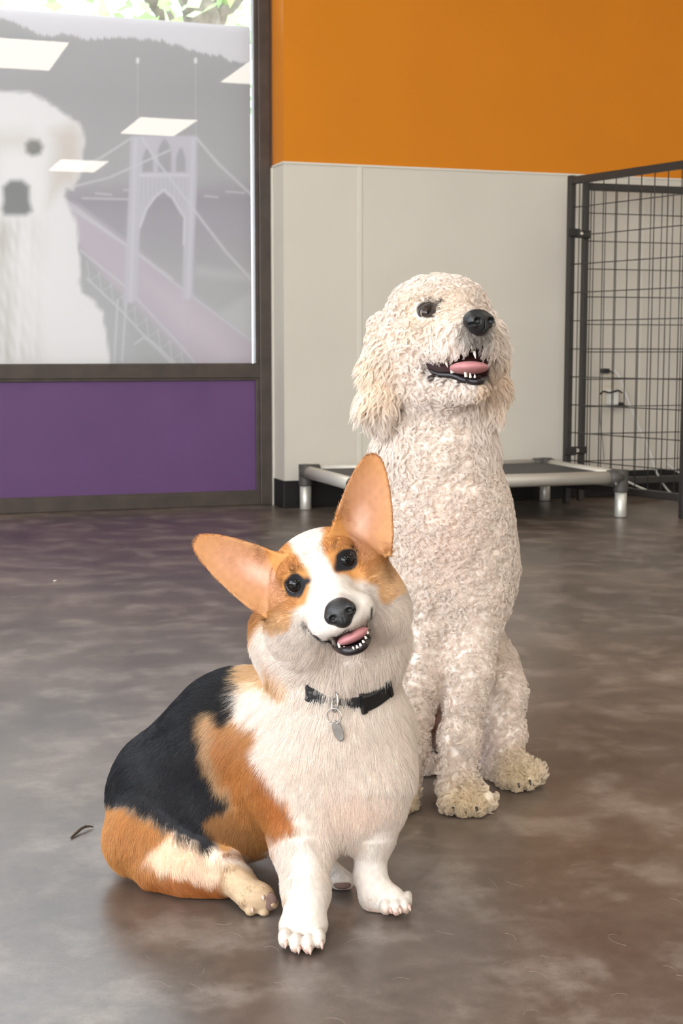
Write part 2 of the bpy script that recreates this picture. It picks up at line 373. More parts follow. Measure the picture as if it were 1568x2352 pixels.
# ceiling lights
m_troffer = mat('light diffuser', (0.8, 0.8, 0.8), 0.5, emit=(1.0, 0.93, 0.80, TROFFER))
m_tframe = mat('white light frame', (0.7, 0.7, 0.7), 0.5)
LIGHTS = [(-0.2, -6.2, 'ceiling light panel mirrored top left in the window film, cut by the frame'), (1.56, -9.5, 'ceiling light panel mirrored on top of the printed bridge tower'), (1.26, -13.0, 'ceiling light panel mirrored beside the printed dog\'s muzzle, smallest reflection'),
    (1.85, -6.25, 'ceiling light panel mirrored as a corner at the right edge of the glass'), (1.85, -3.0, 'ceiling light panel overhead right of the kennel corner'), (-2.2, -3.0, 'ceiling light panel overhead near the left windows'),
    (-2.2, -6.2, 'ceiling light panel by the left windows, second row from the storefront'), (-1.3, -9.5, 'ceiling light panel by the left windows, third row from the storefront'), (-1.6, -13.0, 'ceiling light panel by the left windows, last row from the storefront'), (-1.35, -0.72, 'ceiling light panel close to the storefront glass')]
for u, v, lb in LIGHTS:
    p = W(u, v, HC); t = empty('ceiling_light', tuple(p), WALL_A); tag(t, lb, 'light', 'ceiling light panels')
    bm = bmesh.new()
    for s in (-1, 1):
        box(bm, s * 0.305 - 0.012, s * 0.305 + 0.012, -0.61, 0.61, -0.014, 0, 0.002); box(bm, -0.3, 0.3, s * 0.6 - 0.012, s * 0.6 + 0.012, -0.014, 0, 0.002)
    bm_obj('frame', bm, m_tframe, t)
    bm = bmesh.new(); box(bm, -0.293, 0.293, -0.588, 0.588, -0.010, -0.001, 0.003); bm_obj('diffuser', bm, m_troffer, t)

# outside: paving and a tree
m_pave = mat('pale paving', (0.5, 0.5, 0.48), 0.9, noise=0.1, scale=4)
structure(wbox('ground_outside', -14, 8, 0.36, 20, -0.12, -0.02, m_pave))
m_bark = mat('grey bark', (0.20, 0.17, 0.14), 0.9, noise=0.4, scale=12, bump=0.6)
m_leaf = mat('green leaf', (0.42, 0.60, 0.26), 0.6)
tu, tz = on_wall(478, 25, 4.0)
tree = empty('tree', tuple(W(tu, 4.0, -0.02)), WALL_A); tag(tree, 'leafy green tree with a grey trunk outside above the window film', 'tree')
bm = bmesh.new(); tube(bm, spline([(0.15, 0, 0), (0.05, 0, 1.2), (0, 0, 2.4), (-0.10, 0, 3.2), (0.1, 0.1, 4.2)]), 0.12, 12)
for q in ([(-0.03, 0, 2.6), (0.5, 0.1, 3.2), (1.1, 0.2, 3.6)], [(0, 0, 2.3), (-0.5, -0.1, 2.9), (-1.2, 0.1, 3.3)]): tube(bm, spline(q), 0.05, 8)
bm_obj('trunk', bm, m_bark, tree, smooth=True)
lr = np.random.default_rng(11); N = 1500
c = lr.normal(size=(N, 3)) * [1.25, 0.7, 0.55] + [-0.3, 0.0, 2.95]; c = c[(c[:, 2] > 2.1)]; N = len(c)
a1 = lr.normal(size=(N, 3)); a1 /= np.linalg.norm(a1, axis=1)[:, None]; a2 = np.cross(a1, lr.normal(size=(N, 3))); a2 /= np.linalg.norm(a2, axis=1)[:, None]
L = lr.uniform(0.05, 0.09, (N, 1)); co = np.stack([c - a1 * L, c + a2 * L * 0.5, c + a1 * L, c - a2 * L * 0.5], 1).reshape(-1, 3)
me = fast_mesh('foliage', co, np.arange(N * 4).reshape(-1, 4)); me.materials.append(m_leaf)
o = bpy.data.objects.new('foliage', me); put(o, tree); o['kind'] = 'stuff'
# ------------------------------------------------------------------ raised dog cot
m_alu = mat('brushed aluminium', (0.70, 0.67, 0.61), 0.42, metal=0.5, spec=0.5)
m_joint = mat('dark grey plastic joint', (0.075, 0.068, 0.062), 0.5, bump=0.1, scale=80)
m_fabric = mat('charcoal vinyl weave', (0.055, 0.053, 0.05), 0.6, noise=0.15, scale=120, bump=0.3, bscale=400)
m_screw = mat('bright steel screw', (0.75, 0.73, 0.7), 0.3, metal=1.0)
CU0, CU1, CV0, CV1, CZ = 0.058, 1.062, -0.675, -0.075, 0.145
cot = empty('dog_cot', tuple(W(CU0, CV0, 0)), WALL_A)
tag(cot, 'low raised dog cot with silver tube frame and charcoal bed against the back wall', 'dog bed')
lu, lv = CU1 - CU0, CV1 - CV0
for (x, y) in ((0, 0), (lu, 0), (0, lv), (lu, lv)):
    bm = bmesh.new(); tube(bm, [(x, y, 0.001), (x, y, 0.004), (x, y, 0.10)], [0.0195, 0.0215, 0.0215], 20); bm_obj('leg', bm, m_alu, cot)
    sx, sy = (1 if x == 0 else -1), (1 if y == 0 else -1)
    bm = bmesh.new()
    tube(bm, spline([(x, y, 0.092), (x, y, 0.13), (x, y, 0.150), (x, y, 0.168), (x, y, 0.172)]), [0.026] * 25 + [0.027] * 7 + [0.02], 20)
    tube(bm, [(x, y, CZ), (x + sx * 0.052, y, CZ)], 0.0275, 20); tube(bm, [(x, y, CZ), (x, y + sy * 0.052, CZ)], 0.0275, 20)
    j = bm_obj('corner_joint', bm, m_joint, cot, smooth=False)
    bm = bmesh.new(); tube(bm, [(x + sx * 0.035, y - sy * 0.030, CZ - 0.022), (x + sx * 0.035, y - sy * 0.022, CZ - 0.020)], 0.006, 10); bm_obj('screw', bm, m_screw, j)
for a0, a1 in (((0.05, 0, CZ), (lu - 0.05, 0, CZ)), ((0.05, lv, CZ), (lu - 0.05, lv, CZ)), ((0, 0.05, CZ), (0, lv - 0.05, CZ)), ((lu, 0.05, CZ), (lu, lv - 0.05, CZ))):
    bm = bmesh.new(); tube(bm, [a0, a1], 0.0235, 20); bm_obj('rail', bm, m_alu, cot)
nx, ny = 24, 16; vs = []; fs = []
for i in range(nx + 1):
    for j in range(ny + 1):
        x = 0.0 + lu * i / nx; y = lv * j / ny; s = math.sin(math.pi * i / nx) * math.sin(math.pi * j / ny)
        vs.append((x, y, CZ + 0.012 - 0.012 * s ** 0.5))
for i in range(nx):
    for j in range(ny): fs.append((i * (ny + 1) + j, (i + 1) * (ny + 1) + j, (i + 1) * (ny + 1) + j + 1, i * (ny + 1) + j + 1))
bed = mesh_obj('bed_fabric', vs, fs, m_fabric, cot)
sol = bed.modifiers.new('thickness', 'SOLIDIFY'); sol.thickness = 0.003; sol.offset = -1

# ------------------------------------------------------------------ wire kennel
m_black = mat('black powder coat', (0.030, 0.026, 0.024), 0.42, spec=0.5)
m_wire = mat('dark coated wire', (0.050, 0.043, 0.038), 0.5)
wire_cache = {}
def kennel_panel(p0, p1, z0, z1, nvert, dz, label, post=0.034):
    p0 = np.array(p0); p1 = np.array(p1); L = float(np.linalg.norm(p1 - p0)); ang = math.atan2(p1[1] - p0[1], p1[0] - p0[0])
    t = empty('kennel_panel', tuple(W(p0[0], p0[1], 0)), WALL_A + ang)
    tag(t, label, 'kennel')
    h = post / 2
    for x in (h, L - h):
        bm = bmesh.new(); box(bm, x - h, x + h, -h, h, z0 + 0.002, z1 + 0.006, 0.004); box(bm, x - 0.012, x + 0.012, -0.012, 0.012, 0.001, z0 + 0.01, 0.003)
        bm_obj('post', bm, m_black, t)
    for z in (z0 + 0.03, z1 - 0.014):
        bm = bmesh.new(); box(bm, post, L - post, -0.012, 0.012, z - 0.014, z + 0.014, 0.003); bm_obj('rail', bm, m_black, t)
    def wire(a, b_):
        d = np.array(b_) - np.array(a); ln = float(np.linalg.norm(d)); key = (round(ln, 4), abs(d[2]) > 0.5 * ln)
        if key not in wire_cache:
            bm = bmesh.new(); e = (0, 0, ln) if key[1] else (ln, 0, 0); tube(bm, [(0, 0, 0), e], 0.0021, 6)
            me = bpy.data.meshes.new('wire'); bm.to_mesh(me); bm.free(); me.materials.append(m_wire); wire_cache[key] = me
        o = bpy.data.objects.new('wire', wire_cache[key]); put(o, t); o.location = a
    for i in range(nvert):
        x = post + (L - 2 * post) * (i + 0.5) / nvert; wire((x, 0, z0 + 0.03), (x, 0, z1 - 0.01))
    z = z1 - 0.115
    while z > z0 + 0.06:
        wire((post, 0.004, z), (L - post, 0.004, z)); z -= dz
    return t
ka = kennel_panel((1.098, -0.17), (1.254, -0.80), 0.045, 1.262, 9, 0.1085, 'black wire kennel side panel standing out from the back wall beside the cot', 0.026)
kb = kennel_panel((1.186, -0.118), (2.35, -0.118), 0.045, 1.250, 22, 0.1085, 'black wire kennel panel running parallel to the back wall behind the side panel', 0.024)
m_clamp = mat('black clamp', (0.02, 0.018, 0.017), 0.5)
for z in (1.05, 0.205):
    c0 = Vector((-0.008, -0.037, z))
    bm = bmesh.new(); box(bm, -0.056, 0.032, 0.006, 0.016, -0.015, 0.015, 0.003); box(bm, -0.104, -0.050, -0.058, -0.051, -0.015, 0.015, 0.003); box(bm, -0.057, -0.050, -0.054, 0.012, -0.015, 0.015, 0.002); cl = bm_obj('clamp', bm, m_clamp, kb, tuple(c0))
    bm = bmesh.new(); tube(bm, [(-0.018, 0.008, 0), (-0.018, -0.004, 0)], [0.009, 0.008], 10); bm_obj('bolt', bm, m_screw, cl)

# ------------------------------------------------------------------ outlet, plugs and cords behind the kennel
m_plate = mat('ivory outlet plate', (0.66, 0.60, 0.50), 0.4)
m_cord = mat('white cord', (0.72, 0.70, 0.66), 0.5)
m_plug = mat('black plug', (0.012, 0.011, 0.012), 0.5)
u, z = on_wall(1392, 895)
ou = empty('wall_outlet', tuple(W(u, -0.003, z)), WALL_A); tag(ou, 'ivory electrical outlet on the panel behind the wire kennel', 'outlet')
bm = bmesh.new(); box(bm, -0.038, 0.038, -0.006, 0, -0.062, 0.062, 0.002); bm_obj('cover_plate', bm, m_plate, ou)
for zz in (-0.028, 0.028):
    bm = bmesh.new(); box(bm, -0.017, 0.017, -0.009, -0.004, zz - 0.016, zz + 0.016, 0.004); bm_obj('socket', bm, m_plate, ou)
ad = empty('power_adapter', tuple(W(u + 0.012, -0.012, z - 0.028)), WALL_A); tag(ad, 'white power adapter plugged into the lower outlet socket', 'adapter')
bm = bmesh.new(); box(bm, -0.022, 0.018, -0.040, -0.001, -0.034, 0.030, 0.006); bm_obj('adapter_body', bm, m_cord, ad)
for (px, py, nm, lb) in ((1392, 852, 'plug', 'small black plug head above the ivory outlet'), (1424, 930, 'plug', 'round black plug end beside the white adapter')):
    uu, zz = on_wall(px, py, -0.03)
    pl = empty(nm, tuple(W(uu, -0.006, zz)), WALL_A); tag(pl, lb, 'plug'); PLUGS = globals().setdefault('PLUGS', []); PLUGS.append(pl)
    bm = bmesh.new(); box(bm, -0.015, 0.015, -0.030, 0.002, -0.010, 0.010, 0.005); bm_obj('plug_head', bm, m_plug, pl)
    bm = bmesh.new(); tube(bm, spline([(0.014, -0.018, 0), (0.025, -0.02, -0.004), (0.034, -0.02, -0.010)]), 0.003, 8); bm_obj('strain_relief', bm, m_plug, pl)
def cord(pts, r, label, m, owner=None):
    q = []
    for px, py, v in pts:
        uu, zz = on_wall(px, py, v); q.append((uu, v, max(zz, r + 0.001)))
    bm = bmesh.new()
    if owner is None:
        tube(bm, spline(q, 6), r, 8); o = bm_obj('extension_cord', bm, m, None, C3, WALL_A, smooth=True); return tag(o, label, 'cord')
    o0 = np.array(owner.location) - CORNER; o0 = np.array([o0 @ WU, o0 @ WV, o0[2]]); tube(bm, spline([np.array(a) - o0 for a in q], 6), r, 8)
    o = bm_obj('power_cord', bm, m, owner, smooth=True); o['label'] = label; return o
cord([(1405, 846, -0.03), (1420, 862, -0.035), (1432, 890, -0.04), (1444, 925, -0.04), (1458, 960, -0.045), (1475, 1000, -0.05), (1492, 1038, -0.06), (1502, 1072, -0.07), (1520, 1108, -0.075), (1545, 1135, -0.08), (1580, 1146, -0.085)], 0.0042, 'thick white cord hanging from the outlet and curving down to the floor', m_cord, PLUGS[0])
cord([(1530, 1066, -0.06), (1550, 1080, -0.065), (1590, 1102, -0.07)], 0.0045, 'short length of white cord slanting out of the frame above the black baseboard', m_cord)
cord([(1440, 1106, -0.215), (1475, 1122, -0.21), (1515, 1136, -0.205), (1560, 1143, -0.2), (1600, 1147, -0.195)], 0.004, 'white cord lying low behind the front right leg of the cot', m_cord)
cord([(1378, 905, -0.018), (1386, 899, -0.062), (1400, 902, -0.066), (1418, 897, -0.060), (1428, 902, -0.03)], 0.0035, 'short black cable looped across the outlet', m_plug, PLUGS[1])
cord([(1376, 935, -0.02), (1378, 970, -0.02), (1384, 1020, -0.022), (1386, 1060, -0.025)], 0.0022, 'thin grey lead hanging straight down below the outlet', mat('grey lead', (0.25, 0.24, 0.23), 0.5), ad)

# ------------------------------------------------------------------ twig on the floor
m_twig = mat('dry brown twig', (0.07, 0.045, 0.028), 0.8, noise=0.3, scale=60)
p = on_floor(190, 1914); tw = empty('twig', tuple(p)); tag(tw, 'thin dry brown twig on the floor left of the dog with the black saddle', 'twig')
q = [np.array(on_floor(*a)) - p + [0, 0, h] for a, h in (((163, 1927), 0.0015), ((176, 1918), 0.003), ((190, 1910), 0.005), ((204, 1905), 0.004), ((214, 1903), 0.002))]
bm = bmesh.new(); tube(bm, spline(q, 5), [0.0010 + 0.0009 * math.sin(math.pi * min(1, k / 20 + 0.1)) for k in range(21)], 7); bm_obj('stalk', bm, m_twig, tw, smooth=True)
bm = bmesh.new(); tube(bm, [q[2], q[2] + np.array([0.004, 0.002, 0.003])], [0.0012, 0.0005], 6); bm_obj('spur', bm, m_twig, tw)
for (px, py, lb) in ((126, 1336, 'tiny pale crumb on the floor at far left'),):
    p = on_floor(px, py); bm = bmesh.new(); bmesh.ops.create_icosphere(bm, subdivisions=2, radius=0.004)
    for v in bm.verts: v.co.z = v.co.z * 0.6 + 0.0022; v.co.x *= 1.2 + 0.3 * math.sin(v.co.y * 900)
    o = bm_obj('crumb', bm, m_plate, None, tuple(p)); tag(o, lb, 'crumb')
# ------------------------------------------------------------------ bodies: smooth unions of tapered limbs, meshed as one surface
CT = math.cos(TH)
def P(px, py, Y): return CAM + (FWD + RIGHT * (px - 784) / F + UPV * (1176 - py) / F) * (Y / CT)   # Y = depth along the view axis (scaled so that the floor lies at 800 + F*H/Y)
def S(Y): return Y / (F * CT)
def depth(p): return ((np.asarray(p) - CAM) @ FWD) * CT
class Body:
    def __init__(self): self.ops = []; self.lo = np.full(3, 1e9); self.hi = -self.lo
    def grow(self, p, r): self.lo = np.minimum(self.lo, np.asarray(p) - r); self.hi = np.maximum(self.hi, np.asarray(p) + r)
    def cone(self, a, b, ra, rb, k=0.02):
        self.ops.append(('c', np.array(a, np.float32), np.array(b, np.float32), ra, rb, k)); self.grow(a, ra); self.grow(b, rb)
    def ell(self, c, r, axes=None, k=0.02, sub=False):
        ax = np.eye(3) if axes is None else np.array(axes)
        self.ops.append(('s' if sub else 'e', np.array(c, np.float32), np.array(r, np.float32), ax.astype(np.float32), k))
        if not sub: self.grow(c, max(r))
    def leaf(self, c, ax, L, prof, th, cup, k):
        """an ear: ax = length, width, normal; prof(t) half width; cup(t) how far the rims stand forward"""
        self.ops.append(('l', np.array(c, np.float32), np.array(ax, np.float32), L, prof, th, cup, k))
        self.grow(np.array(c) + np.array(ax[0]) * L * 0.5, L * 0.75)
    def __call__(self, p):
        d = np.full(len(p), 1e3, np.float32)
        for o in self.ops:
            if o[0] == 'c':
                _, a, b, ra, rb, k = o; v = b - a; L2 = float(v @ v); q = p - a; t = np.clip(q @ v / L2, 0, 1)
                e = np.sqrt(np.maximum(((q - t[:, None] * v) ** 2).sum(1), 1e-12)) - (ra + (rb - ra) * t)
            elif o[0] in 'es':
                _, c, r, ax, k = o; q = (p - c) @ ax.T; k0 = np.sqrt(((q / r) ** 2).sum(1)) + 1e-6; k1 = np.sqrt(((q / r ** 2) ** 2).sum(1)) + 1e-6
                e = k0 * (k0 - 1) / k1
            elif o[0] == 'l':
                _, c, ax, L, prof, th, cup, k = o; q = (p - c) @ ax.T; t = q[:, 0] / L; tc = np.clip(t, 0, 1)
                hw = prof(tc); v = q[:, 1]; w = q[:, 2] - cup(tc) * np.minimum((v / np.maximum(hw, 1e-4)) ** 2, 1.3)
                thk = th * (1 - 0.35 * tc)
                e1 = np.maximum(np.abs(v) - hw, np.maximum(q[:, 0] - L, -q[:, 0] - 0.01)); e2 = np.abs(w) - thk
                s = 0.004; h = np.maximum(s - np.abs(e1 - e2), 0) / s; e = np.maximum(e1, e2) + h * h * s / 4
                e = e * 0.8
            if o[0] == 's':
                e = -e; h = np.maximum(k - np.abs(d - e), 0) / k; d = np.maximum(d, e) + h * h * k / 4
            else:
                h = np.maximum(k - np.abs(d - e), 0) / k; d = np.minimum(d, e) - h * h * k / 4
        if getattr(self, 'lump', None) is not None: d = d + self.lump(p)
        return np.maximum(d, 0.0012 - p[:, 2])
    def hit(self, px, py, y0=1.2, y1=2.4):
        r = ray(px, py); ys = np.linspace(y0, y1, 1600); pts = CAM + ys[:, None] * r
        d = self(pts.astype(np.float32)); k = np.argmax(d < 0)
        if d[k] >= 0: k = int(np.argmin(d))
        return pts[k]
    def normal(self, p):
        p = np.atleast_2d(np.asarray(p, np.float32)); e = 0.002; g = np.stack([self(p + np.eye(3, dtype=np.float32)[i] * e) - self(p - np.eye(3, dtype=np.float32)[i] * e) for i in range(3)], 1)
        return g / (np.linalg.norm(g, axis=1)[:, None] + 1e-9)
    def mesh(self, h, B=8):
        lo = self.lo - 0.012; lo[2] = max(lo[2], -0.004); nb = np.ceil((self.hi + 0.012 - lo) / (h * B)).astype(int); n = nb * B + 1
        D = np.full(n, 1.0, np.float32)
        g = np.stack(np.meshgrid(*[np.arange(k) for k in nb], indexing='ij'), -1).reshape(-1, 3)
        ctr = (lo + (g + 0.5) * h * B).astype(np.float32); dc = self(ctr)
        act = g[np.abs(dc) < h * B * 0.87 * 1.5 + 0.012]; ins = g[dc <= -(h * B * 0.87 * 1.5 + 0.012)]
        off = np.stack(np.meshgrid(*[np.arange(B + 1)] * 3, indexing='ij'), -1).reshape(-1, 3)
        for q in ins: D[q[0] * B:q[0] * B + B + 1, q[1] * B:q[1] * B + B + 1, q[2] * B:q[2] * B + B + 1] = -1
        for i in range(0, len(act), 500):
            idx = (act[i:i + 500, None, :] * B + off[None]).reshape(-1, 3)
            D[idx[:, 0], idx[:, 1], idx[:, 2]] = self((lo + idx * h).astype(np.float32))
        return nets(D, lo, h)
def nets(D, lo, h):
    S = D < 0
    m = np.zeros(np.array(D.shape) - 1, np.uint8)
    corners = [(i, j, k) for i in (0, 1) for j in (0, 1) for k in (0, 1)]
    def sl(a, c): return a[c[0]:a.shape[0] - 1 + c[0], c[1]:a.shape[1] - 1 + c[1], c[2]:a.shape[2] - 1 + c[2]]
    for c in corners: m += sl(S, c)
    cells = np.argwhere((m > 0) & (m < 8)); N = len(cells)
    val = np.stack([D[cells[:, 0] + c[0], cells[:, 1] + c[1], cells[:, 2] + c[2]] for c in corners], 1)
    acc = np.zeros((N, 3)); cnt = np.zeros(N)
    for a in range(8):
        for b_ in range(a + 1, 8):
            if sum(x != y for x, y in zip(corners[a], corners[b_])) != 1: continue
            s = (val[:, a] < 0) != (val[:, b_] < 0); t = np.where(s, val[:, a] / np.where(s, val[:, a] - val[:, b_], 1), 0)
            ca, cb = np.array(corners[a]), np.array(corners[b_])
            acc += np.where(s[:, None], ca + t[:, None] * (cb - ca), 0); cnt += s
    co = lo + (cells + acc / cnt[:, None]) * h
    ix = np.full(m.shape, -1, np.int32); ix[cells[:, 0], cells[:, 1], cells[:, 2]] = np.arange(N)
    faces = []
    for ax in range(3):
        A = [slice(None)] * 3; Bs = [slice(None)] * 3; A[ax] = slice(0, -1); Bs[ax] = slice(1, None)
        s0 = S[tuple(A)]; ch = s0 != S[tuple(Bs)]; e = np.argwhere(ch); u, v = [(1, 2), (2, 0), (0, 1)][ax]
        ok = (e[:, u] > 0) & (e[:, v] > 0) & (e[:, u] < S.shape[u] - 1) & (e[:, v] < S.shape[v] - 1); e = e[ok]
        flip = s0[e[:, 0], e[:, 1], e[:, 2]]
        q = []
        for du, dv in ((-1, -1), (0, -1), (0, 0), (-1, 0)):
            c = e.copy(); c[:, u] += du; c[:, v] += dv; q.append(ix[c[:, 0], c[:, 1], c[:, 2]])
        q = np.stack(q, 1); q[~flip] = q[~flip][:, ::-1]; faces.append(q)
    f = np.concatenate(faces); f = f[(f >= 0).all(1)]
    return co, f
_n3 = np.random.default_rng(5); _k3 = _n3.normal(size=(14, 3)); _k3 /= np.linalg.norm(_k3, axis=1)[:, None]; _p3 = _n3.uniform(0, 6.28, 14)
def wave3(p, s, k0=0, k1=14):
    r = np.zeros(len(p))
    for i in range(k0, k1): r += np.sin(p @ _k3[i] * (6.28 / s) * (0.75 + 0.04 * i) + _p3[i])
    return r / math.sqrt(max(1, k1 - k0))
def norm(v): return v / (np.linalg.norm(v, axis=-1, keepdims=True) + 1e-9)

def body_obj(name, body, h, paint, m, parent):
    co, f = body.mesh(h); N = body.normal(co)
    col = paint(co, N)
    loc = np.array(parent.location); me = fast_mesh(name, co - loc, f)
    a = me.attributes.new('fur', 'FLOAT_COLOR', 'POINT'); a.data.foreach_set('color', np.concatenate([col, np.ones((len(col), 1))], 1).astype(np.float32).ravel())
    me.materials.append(m); o = bpy.data.objects.new(name, me); put(o, parent)
    return o, co, f
def scatter(co, f, body, n, weight, seed):
    r = np.random.default_rng(seed)
    A = 0.5 * np.linalg.norm(np.cross(co[f[:, 2]] - co[f[:, 0]], co[f[:, 3]] - co[f[:, 1]]), axis=1)
    c = co[f].mean(1); Nf = norm(np.cross(co[f[:, 2]] - co[f[:, 0]], co[f[:, 3]] - co[f[:, 1]]))
    w = A * weight(c, Nf); k = r.choice(len(f), n, p=w / w.sum()); u = r.random((n, 1)); v = r.random((n, 1))
    q = co[f[k]]; p = (q[:, 0] * (1 - u) + q[:, 1] * u) * (1 - v) + (q[:, 3] * (1 - u) + q[:, 2] * u) * v
    return p, body.normal(p)
def strands(name, pos, rad, col, m, parent):
    """pos (N,K,3) world, rad (K,) or (N,K); one hair-curves object"""
    N, K = pos.shape[:2]; hc = bpy.data.hair_curves.new(name); hc.add_curves([K] * N)
    loc = np.array(parent.location)
    hc.attributes['position'].data.foreach_set('vector', (pos - loc).astype(np.float32).ravel())
    ra = hc.attributes.get('radius') or hc.attributes.new('radius', 'FLOAT', 'POINT')
    ra.data.foreach_set('value', np.broadcast_to(rad, (N, K)).astype(np.float32).ravel())
    ca = hc.attributes.new('fur', 'FLOAT_COLOR', 'CURVE'); ca.data.foreach_set('color', np.concatenate([col, np.ones((N, 1))], 1).astype(np.float32).ravel())
    hc.materials.append(m); o = bpy.data.objects.new(name, hc); put(o, parent); o['kind'] = 'stuff'; return o
def idw(p, pts, vals, power=4):
    out = np.zeros((len(p), vals.shape[1])); 
    for i in range(0, len(p), 40000):
        d2 = ((p[i:i + 40000, None] - pts[None]) ** 2).sum(2) + 1e-8; w = d2 ** (-power / 2); out[i:i + 40000] = (w @ vals) / w.sum(1)[:, None]
    return out
def fur_mat(name, tint=1.0, rough=0.7):
    m = mat(name, rough=rough, spec=0.25, attr='fur'); b = m.node_tree.nodes['Principled BSDF']
    b.inputs['Sheen Weight'].default_value = 0.0
    return m
def hair_mat(name, trans=0.3):
    m = bpy.data.materials.new(name); m.use_nodes = True; n = m.node_tree.nodes; l = m.node_tree.links; n.remove(n['Principled BSDF'])
    a = n.new('ShaderNodeAttribute'); a.attribute_name = 'fur'; d = n.new('ShaderNodeBsdfDiffuse'); t = n.new('ShaderNodeBsdfTranslucent'); x = n.new('ShaderNodeMixShader'); x.inputs[0].default_value = trans
    g = n.new('ShaderNodeBsdfGlossy'); g.inputs['Roughness'].default_value = 0.45; y = n.new('ShaderNodeMixShader'); y.inputs[0].default_value = 0.03
    l.new(a.outputs['Color'], d.inputs[0]); l.new(a.outputs['Color'], t.inputs[0]); l.new(d.outputs[0], x.inputs[1]); l.new(t.outputs[0], x.inputs[2])
    l.new(x.outputs[0], y.inputs[1]); l.new(g.outputs[0], y.inputs[2]); l.new(y.outputs[0], n['Material Output'].inputs['Surface']); return m
def sphere_part(name, c, r, axes, m, parent, seg=24, shape=None, col=None):
    """an ellipsoid part; axes rows = local x,y,z directions, r = radii"""
    c = np.array(c); axes = np.array(axes); vs = []; fs = []; R = seg // 2
    for i in range(R + 1):
        th = math.pi * i / R
        for j in range(seg):
            ph = 2 * math.pi * j / seg; q = np.array([math.sin(th) * math.cos(ph), math.sin(th) * math.sin(ph), math.cos(th)])
            if shape: q = shape(q)
            vs.append(q)
    vs = np.array(vs); w = c + (vs * np.array(r)) @ axes - np.array(parent.matrix_world.translation if False else parent.location if parent.parent is None else parent.parent.location)
    for i in range(R):
        for j in range(seg): fs.append((i * seg + j, (i + 1) * seg + j, (i + 1) * seg + (j + 1) % seg, i * seg + (j + 1) % seg))
    o = mesh_obj(name, w, fs, m, parent)
    if col is not None:
        a = o.data.attributes.new('fur', 'FLOAT_COLOR', 'POINT'); cc_ = col(vs); a.data.foreach_set('color', np.concatenate([cc_, np.ones((len(cc_), 1))], 1).astype(np.float32).ravel())
    return o
def tube_part(name, pts, r, m, parent, n=10):
    base = np.array(parent.location if parent.parent is None else parent.parent.location)
    bm = bmesh.new(); tube(bm, [np.array(p) - base for p in pts], r, n); return bm_obj(name, bm, m, parent, smooth=True)
def sdf_part(name, body, h, m, parent):
    base = np.array(parent.location); co, f = body.mesh(h); me = fast_mesh(name, co - base, f); me.materials.append(m); o = bpy.data.objects.new(name, me); return put(o, parent)
m_nose = mat('black nose leather', (0.010, 0.010, 0.011), 0.38, spec=0.5, bump=0.25, scale=900)
m_lip = mat('dark lip', (0.014, 0.009, 0.010), 0.38, spec=0.45)
m_tongue = mat('pink tongue', (0.44, 0.185, 0.19), 0.5, spec=0.35, noise=0.08, scale=200, bump=0.2)
m_tooth = mat('ivory tooth', (0.80, 0.74, 0.64), 0.3)
m_eye = mat('eyeball', rough=0.06, spec=0.28, attr='fur')
m_lid = mat('black eye rim', (0.012, 0.010, 0.010), 0.35)
m_pad = mat('paw pad', (0.17, 0.10, 0.08), 0.75, bump=0.4, scale=300)
# ------------------------------------------------------------------ the tricolour corgi
CB = Body()
def cc_(a, b_, k=0.022, ins=6):
    CB.cone(P(*a[:3]), P(*b_[:3]), (a[3] - ins) * S(a[2]), (b_[3] - ins) * S(b_[2]), k)
def ce(px, py, Y, rx, ry, rd, k=0.022, ins=6):
    CB.ell(P(px, py, Y), np.array([rx - ins, rd - ins, ry - ins]) * S(Y), None, k)
# trunk: chest, ribs, rump
ce(768, 1715, 1.585, 181, 190, 172); ce(772, 1835, 1.57, 150, 120, 120)
cc_((725, 1730, 1.61, 180), (560, 1725, 1.68, 183), 0.03); cc_((560, 1725, 1.68, 183), (425, 1830, 1.70, 183), 0.03)
cc_((620, 1830, 1.635, 125), (500, 1890, 1.64, 110), 0.03)
cc_((762, 1640, 1.60, 166), (762, 1500, 1.565, 140), 0.03, 10)
# right haunch, shank and hind foot
cc_((332, 1922, 1.645, 97), (440, 1990, 1.605, 68), 0.02); cc_((440, 1990, 1.605, 68), (510, 2005, 1.59, 48), 0.02)
cc_((360, 2000, 1.612, 48), (500, 2030, 1.59, 34), 0.015)
cc_((520, 2000, 1.585, 42), (575, 2055, 1.55, 38), 0.010, 3)
ce(592, 2062, 1.543, 42, 40, 30, 0.008, 3)
for x, y in ((560, 2068), (575, 2090), (605, 2095), (625, 2072)): ce(x, y, 1.540, 14, 15, 18, 0.0025, 1)
# far hind foot between the front legs
cc_((700, 1980, 1.66, 55), (775, 2020, 1.63, 36), 0.012); ce(785, 2022, 1.612, 30, 26, 22, 0.008, 2)
# right foreleg
cc_((672, 1800, 1.555, 105), (688, 1930, 1.532, 66), 0.03, 4); cc_((688, 1930, 1.532, 66), (703, 2050, 1.498, 52), 0.015, 3); cc_((703, 2050, 1.498, 52), (700, 2105, 1.485, 50), 0.012, 3)
ce(695, 2128, 1.478, 55, 38, 46, 0.012, 2)
for x, y, Y, r in ((654, 2152, 1.455, 19), (679, 2164, 1.446, 20), (707, 2167, 1.445, 20), (732, 2155, 1.452, 19)): ce(x, y, Y, r - 3, 20, 34, 0.0022, 1)
